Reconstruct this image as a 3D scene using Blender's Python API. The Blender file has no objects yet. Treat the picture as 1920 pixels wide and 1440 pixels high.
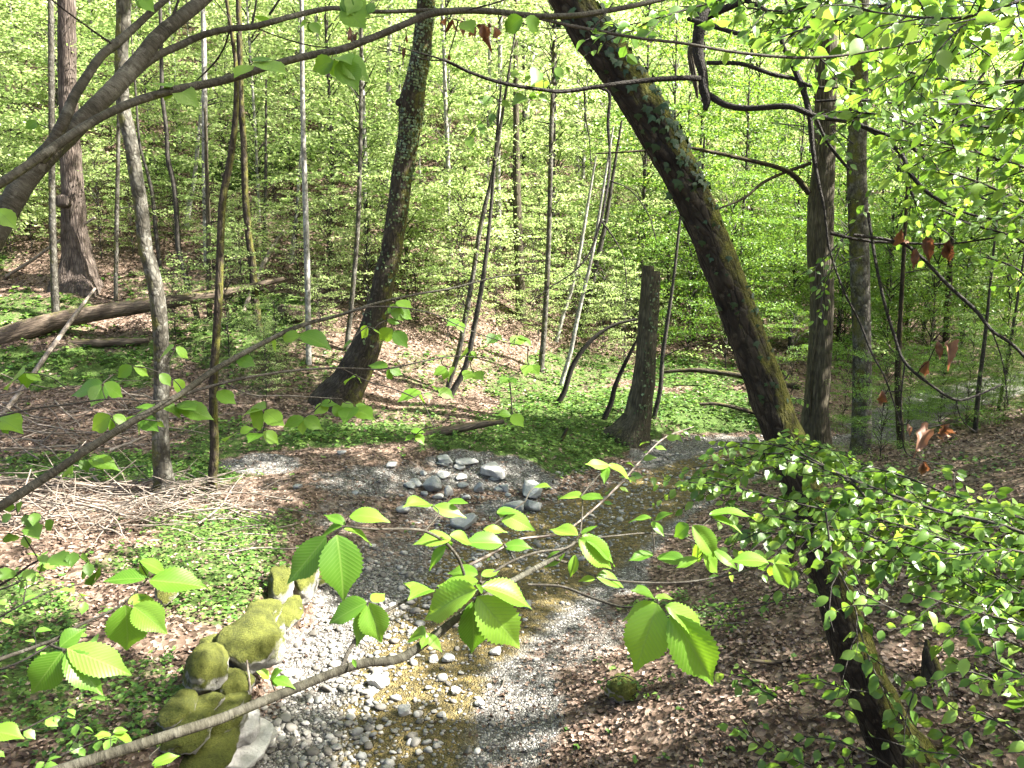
import bpy, math, random
import numpy as np
from mathutils import Matrix, Vector

# ------------------------------------------------------------------ camera, sky, sun, exposure
scene = bpy.context.scene
COL = scene.collection
R = math.radians
CAM = np.array([0.0, 0.0, 5.0])
PITCH = R(10.0)
FPX = 960.0 / math.tan(R(32.5))
cam_data = bpy.data.cameras.new("camera")
cam_data.sensor_width = 36.0
cam_data.lens = 18.0 / math.tan(R(32.5))
cam_data.clip_start = 0.05
cam_data.clip_end = 2000.0
cam = bpy.data.objects.new("camera", cam_data)
COL.objects.link(cam)
cam.location = CAM
cam.rotation_euler = (R(90) - PITCH, 0, 0)
scene.camera = cam

SUN_EL, SUN_AZ = R(47.0), R(96.0)         # azimuth measured from straight ahead towards the right
SUN = np.array([math.cos(SUN_EL) * math.sin(SUN_AZ), math.cos(SUN_EL) * math.cos(SUN_AZ), math.sin(SUN_EL)])
world = bpy.data.worlds.new("World")
scene.world = world
world.use_nodes = True
wn = world.node_tree
bg = next(n for n in wn.nodes if n.type == 'BACKGROUND')
sky = wn.nodes.new('ShaderNodeTexSky')
sky.sky_type = 'NISHITA'
sky.sun_disc = False
sky.sun_elevation = SUN_EL
sky.sun_rotation = SUN_AZ
sky.air_density = 1.0
sky.dust_density = 4.0
sky.ozone_density = 0.4
wn.links.new(sky.outputs[0], bg.inputs[0])
bg.inputs[1].default_value = 0.062
sun_data = bpy.data.lights.new("sun", 'SUN')
sun_data.energy = 5.0
sun_data.angle = R(0.5)
sun_data.color = (1.0, 0.95, 0.86)
sun = bpy.data.objects.new("sun", sun_data)
COL.objects.link(sun)
sun.location = (20, 10, 60)
sun.rotation_euler = Vector(SUN).to_track_quat('Z', 'Y').to_euler()
scene.view_settings.view_transform = 'Standard'
scene.view_settings.look = 'None'
scene.view_settings.exposure = 3.15
scene.view_settings.gamma = 1.0
scene.view_settings.use_curve_mapping = False
cy = scene.cycles
cy.max_bounces = 7
cy.diffuse_bounces = 4
cy.glossy_bounces = 2
cy.transmission_bounces = 5
cy.transparent_max_bounces = 6
cy.caustics_reflective = False
cy.caustics_refractive = False
cy.sample_clamp_indirect = 6.0
cy.use_adaptive_sampling = True
cy.adaptive_threshold = 0.02
cy.use_denoising = True

rng = np.random.default_rng(7)

# ------------------------------------------------------------------ pixel <-> world helpers (pixels of the 1920 x 1440 photograph)
CP, SP = math.cos(PITCH), math.sin(PITCH)
def ray(px, py):
    u = (np.asarray(px, float) - 960.0) / FPX
    v = -(np.asarray(py, float) - 720.0) / FPX
    return np.stack([u + 0 * v, CP + v * SP, -SP + v * CP], -1)
def at(px, py, d):                       # point at axial depth d
    return CAM + ray(px, py) * np.asarray(d, float)[..., None]
def at_y(px, py, Y):                     # point on the vertical plane y = Y
    r = ray(px, py)
    return CAM + r * (Y / r[..., 1])[..., None]
def project(P):
    q = np.asarray(P, float) - CAM
    dep = q[..., 1] * CP - q[..., 2] * SP
    up = q[..., 1] * SP + q[..., 2] * CP
    dd = np.where(np.abs(dep) < 1e-3, 1e-3, dep)
    return 960 + FPX * q[..., 0] / dd, 720 - FPX * up / dd, dep
def nrm(a):
    return a / np.maximum(np.linalg.norm(a, axis=-1, keepdims=True), 1e-9)
def sstep(a, b, x):
    t = np.clip((x - a) / (b - a), 0, 1)
    return t * t * (3 - 2 * t)

# ------------------------------------------------------------------ numpy noise
def _hash(ix, iy, iz):
    h = (ix.astype(np.int64) * 374761393 + iy.astype(np.int64) * 668265263 + iz.astype(np.int64) * 1274126177) & 0xFFFFFFFF
    h = ((h ^ (h >> 13)) * 1274126177) & 0xFFFFFFFF
    h = (h ^ (h >> 16)) & 0xFFFFFF
    return h / float(0xFFFFFF)
def vnoise(P):
    P = np.asarray(P, float)
    if P.shape[-1] == 2:
        P = np.concatenate([P, np.zeros(P.shape[:-1] + (1,))], -1)
    i = np.floor(P)
    f = P - i
    f = f * f * (3 - 2 * f)
    i = i.astype(np.int64)
    out = 0
    for dx in (0, 1):
        wx = f[..., 0] if dx else 1 - f[..., 0]
        for dy in (0, 1):
            wy = f[..., 1] if dy else 1 - f[..., 1]
            for dz in (0, 1):
                wz = f[..., 2] if dz else 1 - f[..., 2]
                out = out + wx * wy * wz * _hash(i[..., 0] + dx, i[..., 1] + dy, i[..., 2] + dz)
    return out * 2 - 1
def fbm(P, octv=4):
    P = np.asarray(P, float)
    s, a, t = 0, 1.0, 0
    for k in range(octv):
        s = s + a * vnoise(P * (2.03 ** k) + 17.3 * k)
        t += a
        a *= 0.5
    return s / t

# ------------------------------------------------------------------ terrain
STREAM = np.array([(-9, -24), (-4.5, -8), (-2.0, 1.0), (-1.55, 4.5), (-1.39, 7.0), (-1.4, 8.9), (-.75, 11.15), (.4, 13.35), (2.3, 15.5), (3.9, 17.4),
                   (5.9, 19.2), (9.3, 20.8), (13.4, 25.0), (20, 30), (40, 38), (120, 60)], float)
SW = np.array([1.0, 1.0, 1.0, 1.0, 1.08, 1.34, 1.9, 2.1, 1.5, 1.3, 1.3, 1.3, 1.4, 1.4, 1.4, 1.4])
def stream(x, y):
    P = np.stack([x, y], -1)
    bd = np.full(x.shape, 1e9)
    bs = np.zeros(x.shape)
    bw = np.ones(x.shape)
    for k in range(len(STREAM) - 1):
        a, b = STREAM[k], STREAM[k + 1]
        ab = b - a
        t = np.clip(((P - a) @ ab) / (ab @ ab), 0, 1)
        q = P - (a + t[..., None] * ab)
        d = np.hypot(q[..., 0], q[..., 1])
        side = np.sign(ab[1] * q[..., 0] - ab[0] * q[..., 1])
        m = d < bd
        bd = np.where(m, d, bd)
        bs = np.where(m, np.where(side == 0, 1, side), bs)
        bw = np.where(m, SW[k] + t * (SW[k + 1] - SW[k]), bw)
    return bd, bs, bw
FOOT_X = [-300, -60, -40, -20, -14, -8, -4, 0, 3, 8, 15, 30, 60, 120, 300]
FOOT_Y = [0, 6, 11, 16, 18, 19.5, 20.8, 24, 27.5, 34, 41, 50, 62, 76, 120]
def H(x, y):
    x = np.asarray(x, float)
    y = np.asarray(y, float)
    d, side, w = stream(x, y)
    xy = np.stack([x, y], -1)
    e = np.maximum(d - w, 0)
    dc = np.minimum(d, w) * side
    bed = -0.150 + 0.085 * np.clip((dc - 0.22 * w) / w, -1.4, 1.4) ** 2 * 1.5
    bed = bed + 0.035 * fbm(xy * 1.7, 3) * 1.4
    right = 0.12 * np.minimum(e, 0.7) + 0.40 * np.where(e > 8, e - .7, np.log1p(np.exp(np.clip((e - 0.7) * 3, -30, 30))) / 3)
    right = np.where(right > 9, 9 + (right - 9) * 0.3, right)
    near = sstep(13.2, 11.0, y)
    lnear = 0.62 * sstep(0.0, 0.5, e) + 0.07 * np.minimum(e, 6)
    lfar = 0.34 * sstep(0.0, 2.2, e) + 0.06 * np.minimum(e, 7)
    left = near * lnear + (1 - near) * lfar
    bank = np.where(side > 0, right, left)
    z = bed + bank
    bm = sstep(0.0, 1.5, e)
    z = z + bm * (0.10 * fbm(xy * 0.55 + 3, 3) + 0.05 * fbm(xy * 2.1, 2))
    yf = np.interp(x, FOOT_X, FOOT_Y)
    h = (y - yf) * 0.93
    hm = np.log1p(np.exp(np.clip(h * 0.9, -30, 30))) / 0.9
    hm = np.where(h > 30, h, hm)
    hill = 0.52 * hm
    hill = np.where(hill > 42, 42 + (hill - 42) * 0.12, hill)
    z = z + hill + 0.9 * fbm(xy * 0.11 + 9, 3) * sstep(1, 9, h) + 0.25 * fbm(xy * 0.45, 2) * sstep(0.5, 4, h)
    z = z + .30 * np.exp(-((x + .9) / 2.0) ** 2 - ((y - 17.2) / 1.3) ** 2) + .12 * np.exp(-((x + 2.6) / 1.5) ** 2 - ((y - 15.6) / 1.2) ** 2)
    nz = 3.4 * sstep(5.6, 0.8, y)
    z = np.maximum(z, nz) + 0.0
    return z
def ground_hit(px, py, tmax=130.0):
    px = np.atleast_1d(np.asarray(px, float))
    py = np.atleast_1d(np.asarray(py, float))
    r = ray(px, py)
    lo = np.full(px.shape, 3.0)
    hi = np.full(px.shape, np.nan)
    t = lo.copy()
    prev = lo.copy()
    while True:
        prev = t.copy()
        t = t * 1.045 + 0.05
        if t.min() > tmax:
            break
        P = CAM + r * t[:, None]
        hit = np.isnan(hi) & (P[:, 2] < H(P[:, 0], P[:, 1]))
        hi = np.where(hit, t, hi)
        lo = np.where(hit, prev, lo)
        if not np.isnan(hi).any():
            break
    ok = ~np.isnan(hi)
    hi = np.where(ok, hi, tmax)
    lo = np.where(ok, lo, tmax)
    for _ in range(11):
        m = (lo + hi) / 2
        P = CAM + r * m[:, None]
        b = P[:, 2] < H(P[:, 0], P[:, 1])
        hi = np.where(b, m, hi)
        lo = np.where(b, lo, m)
    P = CAM + r * hi[:, None]
    return P, ok
def G(px, py):
    return ground_hit([px], [py])[0][0]

# soft union of pixel ellipses: where on the ground a given cover grows
def ell(P, spec, soft=0.35):
    px, py, dep = project(P)
    n = vnoise(np.stack([P[..., 0] * 1.3, P[..., 1] * 1.3], -1)) * 0.30 + vnoise(np.stack([P[..., 0] * 4.1, P[..., 1] * 4.1], -1)) * 0.18
    m = np.zeros(P.shape[:-1])
    for (cx, cy_, rx, ry, s) in spec:
        q = np.sqrt(((px - cx) / rx) ** 2 + ((py - cy_) / ry) ** 2) + n
        m = np.maximum(m, s * sstep(1 + soft, 1 - soft, q))
    return np.where(dep > 1, m, 0)
HERB = [(850, 690, 150, 50, .42), (400, 1050, 190, 95, .62), (1080, 690, 130, 50, .55), (540, 690, 130, 50, .45), (985, 840, 175, 58, 1), (1120, 790, 170, 60, 1), (1330, 770, 150, 45, 1), (640, 815, 150, 26, .95), (250, 880, 260, 28, .9), (130, 690, 190, 40, .85),
        (430, 1000, 110, 60, .6), (400, 1100, 130, 60, .65), (560, 970, 50, 30, .5), (60, 1190, 120, 110, .6), (160, 1330, 190, 110, .5),
        (1000, 730, 90, 40, .55), (760, 790, 120, 40, .45), (430, 830, 120, 40, .6), (60, 590, 120, 50, .6), (430, 640, 130, 50, .6), (1250, 1150, 130, 35, .45),
        (1560, 1000, 120, 40, .3), (1780, 880, 160, 30, .3), (1500, 880, 120, 40, .5), (30, 300, 90, 60, .6), (1290, 700, 130, 30, .7), (330, 540, 150, 40, .4), (1760, 770, 110, 40, .5)]
GRAV = [(500, 868, 75, 20, 1), (860, 862, 70, 16, .9), (900, 890, 130, 36, .85), (690, 905, 110, 36, .62), (640, 960, 90, 40, .45), (800, 950, 60, 25, .5), (1330, 850, 130, 34, 1), (700, 1040, 120, 50, .5),
        (500, 920, 60, 20, .35), (960, 950, 60, 20, .7), (1080, 1190, 90, 80, .55), (980, 1330, 90, 110, .75), (1160, 1080, 60, 50, .7)]
def masks(P):
    x, y = P[..., 0], P[..., 1]
    d, side, w = stream(x, y)
    e = d - w
    nz = 0.25 * fbm(np.stack([x, y], -1) * 1.1 + 5, 3)
    grav = sstep(0.35, -0.15, e + nz)
    dn = d * side / w
    mound = (1 - sstep(-.15, .1, dn + nz)) * sstep(11.3, 12.4, y) * sstep(24, 20, y)
    grav = grav * (1 - .85 * mound)
    grav = np.where(y > 17, grav * sstep(.0, -.7, e + nz), grav)
    near = y < 40
    grav = np.maximum(grav, np.where(near, ell(P, GRAV), 0))
    herb = np.where(y < 60, ell(P, HERB), 0)
    h = (y - np.interp(x, FOOT_X, FOOT_Y))
    herb = np.maximum(herb, sstep(0.05, 0.5, fbm(np.stack([x, y], -1) * 0.28 + 31, 3)) * 0.75 * sstep(-2, 4, h))
    herb = herb * (1 - grav)
    return grav, herb

# ------------------------------------------------------------------ materials
def newmat(name):
    m = bpy.data.materials.new(name)
    m.use_nodes = True
    nt = m.node_tree
    nt.nodes.clear()
    out = nt.nodes.new('ShaderNodeOutputMaterial')
    return m, nt, out
def nd(nt, typ, ins=None, **props):
    n = nt.nodes.new(typ)
    for k, v in props.items():
        setattr(n, k, v)
    for k, v in (ins or {}).items():
        s = n.inputs[k]
        if isinstance(v, bpy.types.NodeSocket):
            nt.links.new(v, s)
        elif isinstance(v, (tuple, list)) and len(v) == 3 and s.type == 'RGBA':
            s.default_value = (*v, 1)
        else:
            s.default_value = v
    return n
def ramp(nt, fac, stops, interp='LINEAR'):
    n = nt.nodes.new('ShaderNodeValToRGB')
    n.color_ramp.interpolation = interp
    el = n.color_ramp.elements
    while len(el) < len(stops):
        el.new(0.5)
    for e, (p, c) in zip(el, stops):
        e.position = p
        e.color = (*c, 1) if len(c) == 3 else c
    nt.links.new(fac, n.inputs[0])
    return n.outputs[0]
def math_(nt, op, a, b=0.0, clamp=False):
    n = nd(nt, 'ShaderNodeMath', {0: a, 1: b}, operation=op, use_clamp=clamp)
    return n.outputs[0]
def mix(nt, f, a, b, blend='MIX'):
    n = nt.nodes.new('ShaderNodeMix')
    n.data_type = 'RGBA'
    n.blend_type = blend
    for k, v in ((0, f), (6, a), (7, b)):
        s = n.inputs[k]
        if isinstance(v, bpy.types.NodeSocket):
            nt.links.new(v, s)
        elif isinstance(v, tuple):
            s.default_value = (*v, 1)
        else:
            s.default_value = v
    return n.outputs[2]
def noise(nt, vec, scale, detail=3, rough=.55, out=0, dist=0.0):
    n = nd(nt, 'ShaderNodeTexNoise', {'Scale': scale, 'Detail': detail, 'Roughness': rough, 'Distortion': dist})
    if vec is not None:
        nt.links.new(vec, n.inputs['Vector'])
    return n.outputs[out]
def attr(nt, name, out='Fac'):
    return nd(nt, 'ShaderNodeAttribute', attribute_name=name).outputs[out]

def leaf_mat(name, stops, trans, rough=0.45, tw=0.5, veins=False, spec=0.35):
    """Thin leaf: a front lit colour and the light that comes through it; colour varies leaf by leaf."""
    m, nt, out = newmat(name)
    oi = nd(nt, 'ShaderNodeObjectInfo')
    r = math_(nt, 'FRACT', math_(nt, 'ADD', attr(nt, 'tint'), oi.outputs['Random']))
    col = ramp(nt, r, stops)
    if name == 'woodland_leaf':                # colour shifts from tree to tree and in broad patches
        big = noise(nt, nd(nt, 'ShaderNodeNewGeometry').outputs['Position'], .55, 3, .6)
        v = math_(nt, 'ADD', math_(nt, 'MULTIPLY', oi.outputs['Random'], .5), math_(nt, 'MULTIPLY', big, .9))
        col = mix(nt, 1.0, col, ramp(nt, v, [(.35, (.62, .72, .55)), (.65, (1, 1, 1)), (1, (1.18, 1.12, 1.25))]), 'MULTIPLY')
    tcol = mix(nt, 1.0, col, trans, 'MULTIPLY')
    bump = None
    if veins:
        uv = nd(nt, 'ShaderNodeUVMap', uv_map='UVMap').outputs[0]
        sx = nd(nt, 'ShaderNodeSeparateXYZ', {0: uv})
        au = math_(nt, 'ABSOLUTE', math_(nt, 'SUBTRACT', sx.outputs[1], 0.5))
        q = math_(nt, 'SUBTRACT', sx.outputs[0], math_(nt, 'MULTIPLY', au, 0.55))
        st = math_(nt, 'ABSOLUTE', math_(nt, 'SUBTRACT', math_(nt, 'FRACT', math_(nt, 'MULTIPLY', q, 15.0)), 0.5))
        vein = nd(nt, 'ShaderNodeMapRange', {0: st, 1: 0.36, 2: 0.49}, clamp=True).outputs[0]
        mid = nd(nt, 'ShaderNodeMapRange', {0: au, 1: 0.03, 2: 0.008}, clamp=True).outputs[0]
        vm = math_(nt, 'MAXIMUM', vein, mid)
        mott = noise(nt, uv, 9.0, 3)
        col = mix(nt, math_(nt, 'MULTIPLY', mott, 0.35), col, (0.06, 0.16, 0.012))
        col = mix(nt, math_(nt, 'MULTIPLY', vm, 0.40), col, (0.26, 0.40, 0.08))
        tcol = mix(nt, math_(nt, 'MULTIPLY', vm, 0.62), tcol, (0.06, 0.13, 0.012))
        bump = nd(nt, 'ShaderNodeBump', {'Strength': 0.22, 'Distance': 0.001, 'Height': math_(nt, 'SUBTRACT', st, math_(nt, 'MULTIPLY', mid, 0.6))}).outputs[0]
    p = nd(nt, 'ShaderNodeBsdfPrincipled', {'Base Color': col, 'Roughness': rough, 'Specular IOR Level': spec})
    t = nd(nt, 'ShaderNodeBsdfTranslucent', {'Color': tcol})
    if bump:
        nt.links.new(bump, p.inputs['Normal'])
        nt.links.new(bump, t.inputs['Normal'])
    mx = nd(nt, 'ShaderNodeMixShader', {0: tw, 1: p.outputs[0], 2: t.outputs[0]})
    nt.links.new(mx.outputs[0], out.inputs[0])
    return m

M = {}
M['leaf_front'] = leaf_mat('hornbeam_leaf', [(0, (.055, .145, .012)), (.45, (.095, .205, .018)), (1, (.16, .285, .034))], (1.75, 1.5, .8), .42, .5, True)
M['leaf_beech'] = leaf_mat('beech_leaf', [(0, (.05, .115, .016)), (.4, (.08, .165, .024)), (.75, (.125, .22, .036)), (1, (.19, .30, .06))], (1.6, 1.45, .9), .38, .5, False, .45)
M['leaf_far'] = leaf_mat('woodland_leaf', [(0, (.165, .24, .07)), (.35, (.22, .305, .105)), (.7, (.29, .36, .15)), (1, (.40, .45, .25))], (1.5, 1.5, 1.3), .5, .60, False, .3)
M['leaf_shade'] = leaf_mat('understorey_leaf', [(0, (.07, .15, .02)), (.5, (.10, .205, .03)), (1, (.15, .27, .045))], (1.5, 1.3, .8), .42, .45, False, .4)
M['herb'] = leaf_mat('herb_leaf', [(0, (.035, .095, .016)), (.5, (.075, .155, .024)), (1, (.155, .24, .055))], (1.2, 1.2, .7), .5, .35, False, .3)
M['ivy'] = leaf_mat('ivy_leaf', [(0, (.010, .026, .009)), (.6, (.017, .042, .014)), (1, (.03, .065, .022))], (.6, .6, .4), .5, .1, False, .3)
M['ivy_pale'] = leaf_mat('small_ivy_leaf', [(0, (.03, .06, .02)), (.5, (.06, .10, .035)), (1, (.16, .20, .10))], (.6, .6, .4), .3, .15, False, .6)
M['dead_leaf'] = leaf_mat('withered_leaf', [(0, (.08, .038, .022)), (.5, (.13, .066, .04)), (1, (.20, .115, .075))], (1.2, .9, .6), .55, .4, False, .3)
M['litter'] = leaf_mat('litter_leaf', [(0, (.028, .016, .010)), (.28, (.062, .038, .026)), (.58, (.122, .080, .058)), (.84, (.195, .14, .108)), (1, (.31, .24, .195))], (.6, .5, .4), .6, .12, False, .25)

def bark_mat(name, dark, mid, light, sc=14.0, ridge=5.0, light_amt=.5, moss=0.0, moss_dir=(0, 0, 1), lichen=0.0, bump=.9, crk=.55, moss_col=((.035, .04, .008), (.12, .115, .018))):
    m, nt, out = newmat(name)
    rest = attr(nt, 'rest', 'Vector')
    mp = nd(nt, 'ShaderNodeMapping', {0: rest, 3: (1, 1, 1.0 / ridge)}).outputs[0]
    n1 = noise(nt, mp, sc, 6, .65)
    n2 = noise(nt, rest, sc * .22, 3, .6)
    n3 = noise(nt, rest, sc * 2.6, 3, .6)
    vor = nd(nt, 'ShaderNodeTexVoronoi', {'Vector': mp, 'Scale': sc * 1.3}, feature='DISTANCE_TO_EDGE').outputs[0]
    crack = nd(nt, 'ShaderNodeMapRange', {0: vor, 1: .0, 2: .22}, clamp=True).outputs[0]
    f = math_(nt, 'ADD', math_(nt, 'MULTIPLY', n1, .6), math_(nt, 'MULTIPLY', n2, .55))
    col = ramp(nt, f, [(.36, dark), (.55, mid), (.78, light)])
    col = mix(nt, math_(nt, 'MULTIPLY', math_(nt, 'SUBTRACT', 1.0, crack), crk), col, tuple(c * .35 for c in dark))
    if lichen > 0:
        lf = ramp(nt, noise(nt, rest, sc * .75, 5, .7), [(.60 - lichen * .1, (0, 0, 0)), (.66 - lichen * .1, (1, 1, 1))])
        col = mix(nt, math_(nt, 'MULTIPLY', lf, .75), col, light)
    height = math_(nt, 'ADD', math_(nt, 'MULTIPLY', n1, .8), math_(nt, 'ADD', math_(nt, 'MULTIPLY', crack, crk * .8), math_(nt, 'MULTIPLY', n3, .2)))
    if moss > 0:
        geo = nd(nt, 'ShaderNodeNewGeometry')
        dt = nd(nt, 'ShaderNodeVectorMath', {0: geo.outputs['Normal'], 1: tuple(Vector(moss_dir).normalized())}, operation='DOT_PRODUCT').outputs['Value']
        mf = math_(nt, 'ADD', math_(nt, 'MULTIPLY', dt, .30), math_(nt, 'ADD', math_(nt, 'MULTIPLY', noise(nt, rest, sc * .3, 5, .7), .9), moss - .75))
        mf = nd(nt, 'ShaderNodeMapRange', {0: mf, 1: .22, 2: .42}, clamp=True).outputs[0]
        mc = ramp(nt, noise(nt, rest, sc * 4.5, 3, .7), [(.3, moss_col[0]), (.7, moss_col[1])])
        col = mix(nt, mf, col, mc)
        height = math_(nt, 'ADD', height, math_(nt, 'MULTIPLY', mf, math_(nt, 'MULTIPLY', noise(nt, rest, sc * 5, 2, .7), .8)))
    bp = nd(nt, 'ShaderNodeBump', {'Strength': bump, 'Distance': .02, 'Height': height}).outputs[0]
    p = nd(nt, 'ShaderNodeBsdfPrincipled', {'Base Color': col, 'Roughness': .85, 'Specular IOR Level': .2, 'Normal': bp})
    nt.links.new(p.outputs[0], out.inputs[0])
    return m
M['bark_dark'] = bark_mat('dark_mossy_bark', (0.01332, 0.00962, 0.0074), (0.0333, 0.02516, 0.01776), (0.074, 0.06068, 0.0444), 13, 4, moss=.40, moss_dir=(1, -.2, .6), lichen=.15, bump=1.0)
M['bark_grey'] = bark_mat('mottled_grey_bark', (.018, .016, .012), (.048, .043, .033), (.145, .14, .12), 11, 2.0, lichen=.45, moss=.30, moss_dir=(-.5, -.5, 0), bump=.6)
M['bark_pale'] = bark_mat('pale_beech_bark', (0.1105, 0.102, 0.08925), (0.1955, 0.187, 0.1658), (0.357, 0.3485, 0.323), 8, 1.6, lichen=.7, bump=.3)
M['bark_brown'] = bark_mat('ridged_brown_bark', (.022, .016, .012), (.068, .052, .042), (.165, .135, .115), 15, 8, bump=1.6)
M['bark_olive'] = bark_mat('furrowed_olive_bark', (0.0222, 0.01924, 0.01184), (0.0629, 0.05328, 0.03552), (0.1258, 0.111, 0.074), 16, 8, moss=.30, bump=1.2)
M['bark_thin'] = bark_mat('sapling_bark', (0.0148, 0.01332, 0.0111), (0.037, 0.0333, 0.02738), (0.0814, 0.074, 0.0629), 22, 3, lichen=.2, moss=.15, bump=.4)
M['bark_twig'] = bark_mat('twig_bark', (0.01184, 0.01036, 0.0074), (0.03108, 0.02738, 0.01998), (0.0851, 0.07918, 0.06512), 130, .5, lichen=.35, crk=.1, moss=.20, moss_dir=(-.3, 0, -1), bump=.35, moss_col=((0.037, 0.037, 0.0148), (0.074, 0.074, 0.0222)))
M['bark_limb'] = bark_mat('lenticelled_limb_bark', (0.01036, 0.00962, 0.00592), (0.0296, 0.02738, 0.0185), (0.074, 0.07178, 0.0555), 34, .30, lichen=.30, crk=.06, moss=.34, moss_dir=(.2, -.2, -1), bump=.5, moss_col=((0.02072, 0.02368, 0.0074), (0.0555, 0.0592, 0.0185)))
M['bark_lean'] = bark_mat('deep_mossy_bark', (0.00592, 0.00481, 0.0037), (0.01628, 0.01295, 0.00888), (0.04884, 0.04144, 0.0296), 17, 3.0, moss=.46, moss_dir=(1, -.15, .45), lichen=.38, bump=1.0)
M['bark_black'] = bark_mat('dark_twig_bark', (0.00888, 0.0074, 0.00666), (0.01924, 0.01628, 0.01332), (0.037, 0.03256, 0.02664), 60, 2, bump=.5)
M['dead_wood'] = bark_mat('bleached_dead_wood', (0.0888, 0.0703, 0.0555), (0.1924, 0.1591, 0.1295), (0.3256, 0.2886, 0.2516), 40, 6, bump=.5)
M['log_wood'] = bark_mat('rotting_log_wood', (0.0333, 0.02516, 0.0185), (0.0888, 0.0666, 0.0481), (0.1776, 0.1406, 0.1036), 12, 7, moss=.30, moss_dir=(0, 0, 1), bump=1.0)

def rock_mat(name, base, moss, moss_bias):
    m, nt, out = newmat(name)
    oi = nd(nt, 'ShaderNodeObjectInfo')
    co = nd(nt, 'ShaderNodeTexCoord').outputs['Object']
    n1 = noise(nt, co, 5, 6, .65)
    n2 = noise(nt, co, 38, 4, .7)
    col = ramp(nt, n1, [(.3, tuple(c * .55 for c in base)), (.5, base), (.75, tuple(min(1, c * 1.55) for c in base))])
    col = mix(nt, math_(nt, 'MULTIPLY', n2, .3), col, (.6, .6, .58))
    h = math_(nt, 'ADD', n1, math_(nt, 'MULTIPLY', n2, .35))
    if moss:
        geo = nd(nt, 'ShaderNodeNewGeometry')
        nz = nd(nt, 'ShaderNodeSeparateXYZ', {0: geo.outputs['Normal']}).outputs[2]
        f = math_(nt, 'ADD', math_(nt, 'MULTIPLY', nz, .55), math_(nt, 'ADD', math_(nt, 'MULTIPLY', noise(nt, co, 3.5, 5, .7), 1.1), moss_bias - .55))
        f = nd(nt, 'ShaderNodeMapRange', {0: f, 1: .15, 2: .35}, clamp=True).outputs[0]
        mn = noise(nt, co, 60, 4, .75)
        mc = ramp(nt, math_(nt, 'ADD', math_(nt, 'MULTIPLY', mn, .5), math_(nt, 'MULTIPLY', noise(nt, co, 4, 5, .7), .62)), [(.30, (.014, .018, .006)), (.46, (.05, .058, .011)), (.60, (.105, .115, .02)), (.78, (.19, .20, .042))])
        col = mix(nt, f, col, mc)
        h = math_(nt, 'ADD', h, math_(nt, 'MULTIPLY', f, math_(nt, 'MULTIPLY', mn, 1.6)))
    bp = nd(nt, 'ShaderNodeBump', {'Strength': 1.0, 'Distance': .03, 'Height': h}).outputs[0]
    p = nd(nt, 'ShaderNodeBsdfPrincipled', {'Base Color': col, 'Roughness': .85, 'Specular IOR Level': .25, 'Normal': bp})
    nt.links.new(p.outputs[0], out.inputs[0])
    return m
M['rock_moss'] = rock_mat('mossy_stone', (.15, .142, .122), True, .24)
M['rock_grey'] = rock_mat('blue_grey_stone', (.15, .156, .152), False, 0)
M['rock_white'] = rock_mat('pale_stone', (.27, .262, .245), False, 0)

def pebble_mat():
    m, nt, out = newmat('river_pebble')
    oi = nd(nt, 'ShaderNodeObjectInfo')
    r = math_(nt, 'FRACT', math_(nt, 'ADD', attr(nt, 'tint'), oi.outputs['Random']))
    col = ramp(nt, r, [(0, (.06, .056, .05)), (.25, (.125, .118, .107)), (.5, (.195, .187, .17)), (.7, (.14, .148, .147)), (.88, (.28, .27, .25)), (1, (.42, .41, .385))])
    co = nd(nt, 'ShaderNodeNewGeometry').outputs['Position']
    n = noise(nt, co, 60, 4, .6)
    col = mix(nt, math_(nt, 'MULTIPLY', n, .5), col, (.13, .116, .095))
    wet = nd(nt, 'ShaderNodeMapRange', {0: nd(nt, 'ShaderNodeSeparateXYZ', {0: co}).outputs[2], 1: -.03, 2: -.052}, clamp=True).outputs[0]
    col = mix(nt, math_(nt, 'MULTIPLY', wet, .75), col, (.045, .036, .02))
    p = nd(nt, 'ShaderNodeBsdfPrincipled', {'Base Color': col, 'Roughness': math_(nt, 'SUBTRACT', .75, math_(nt, 'MULTIPLY', wet, .5)), 'Specular IOR Level': .25})
    nt.links.new(p.outputs[0], out.inputs[0])
    return m
M['pebble'] = pebble_mat()

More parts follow.
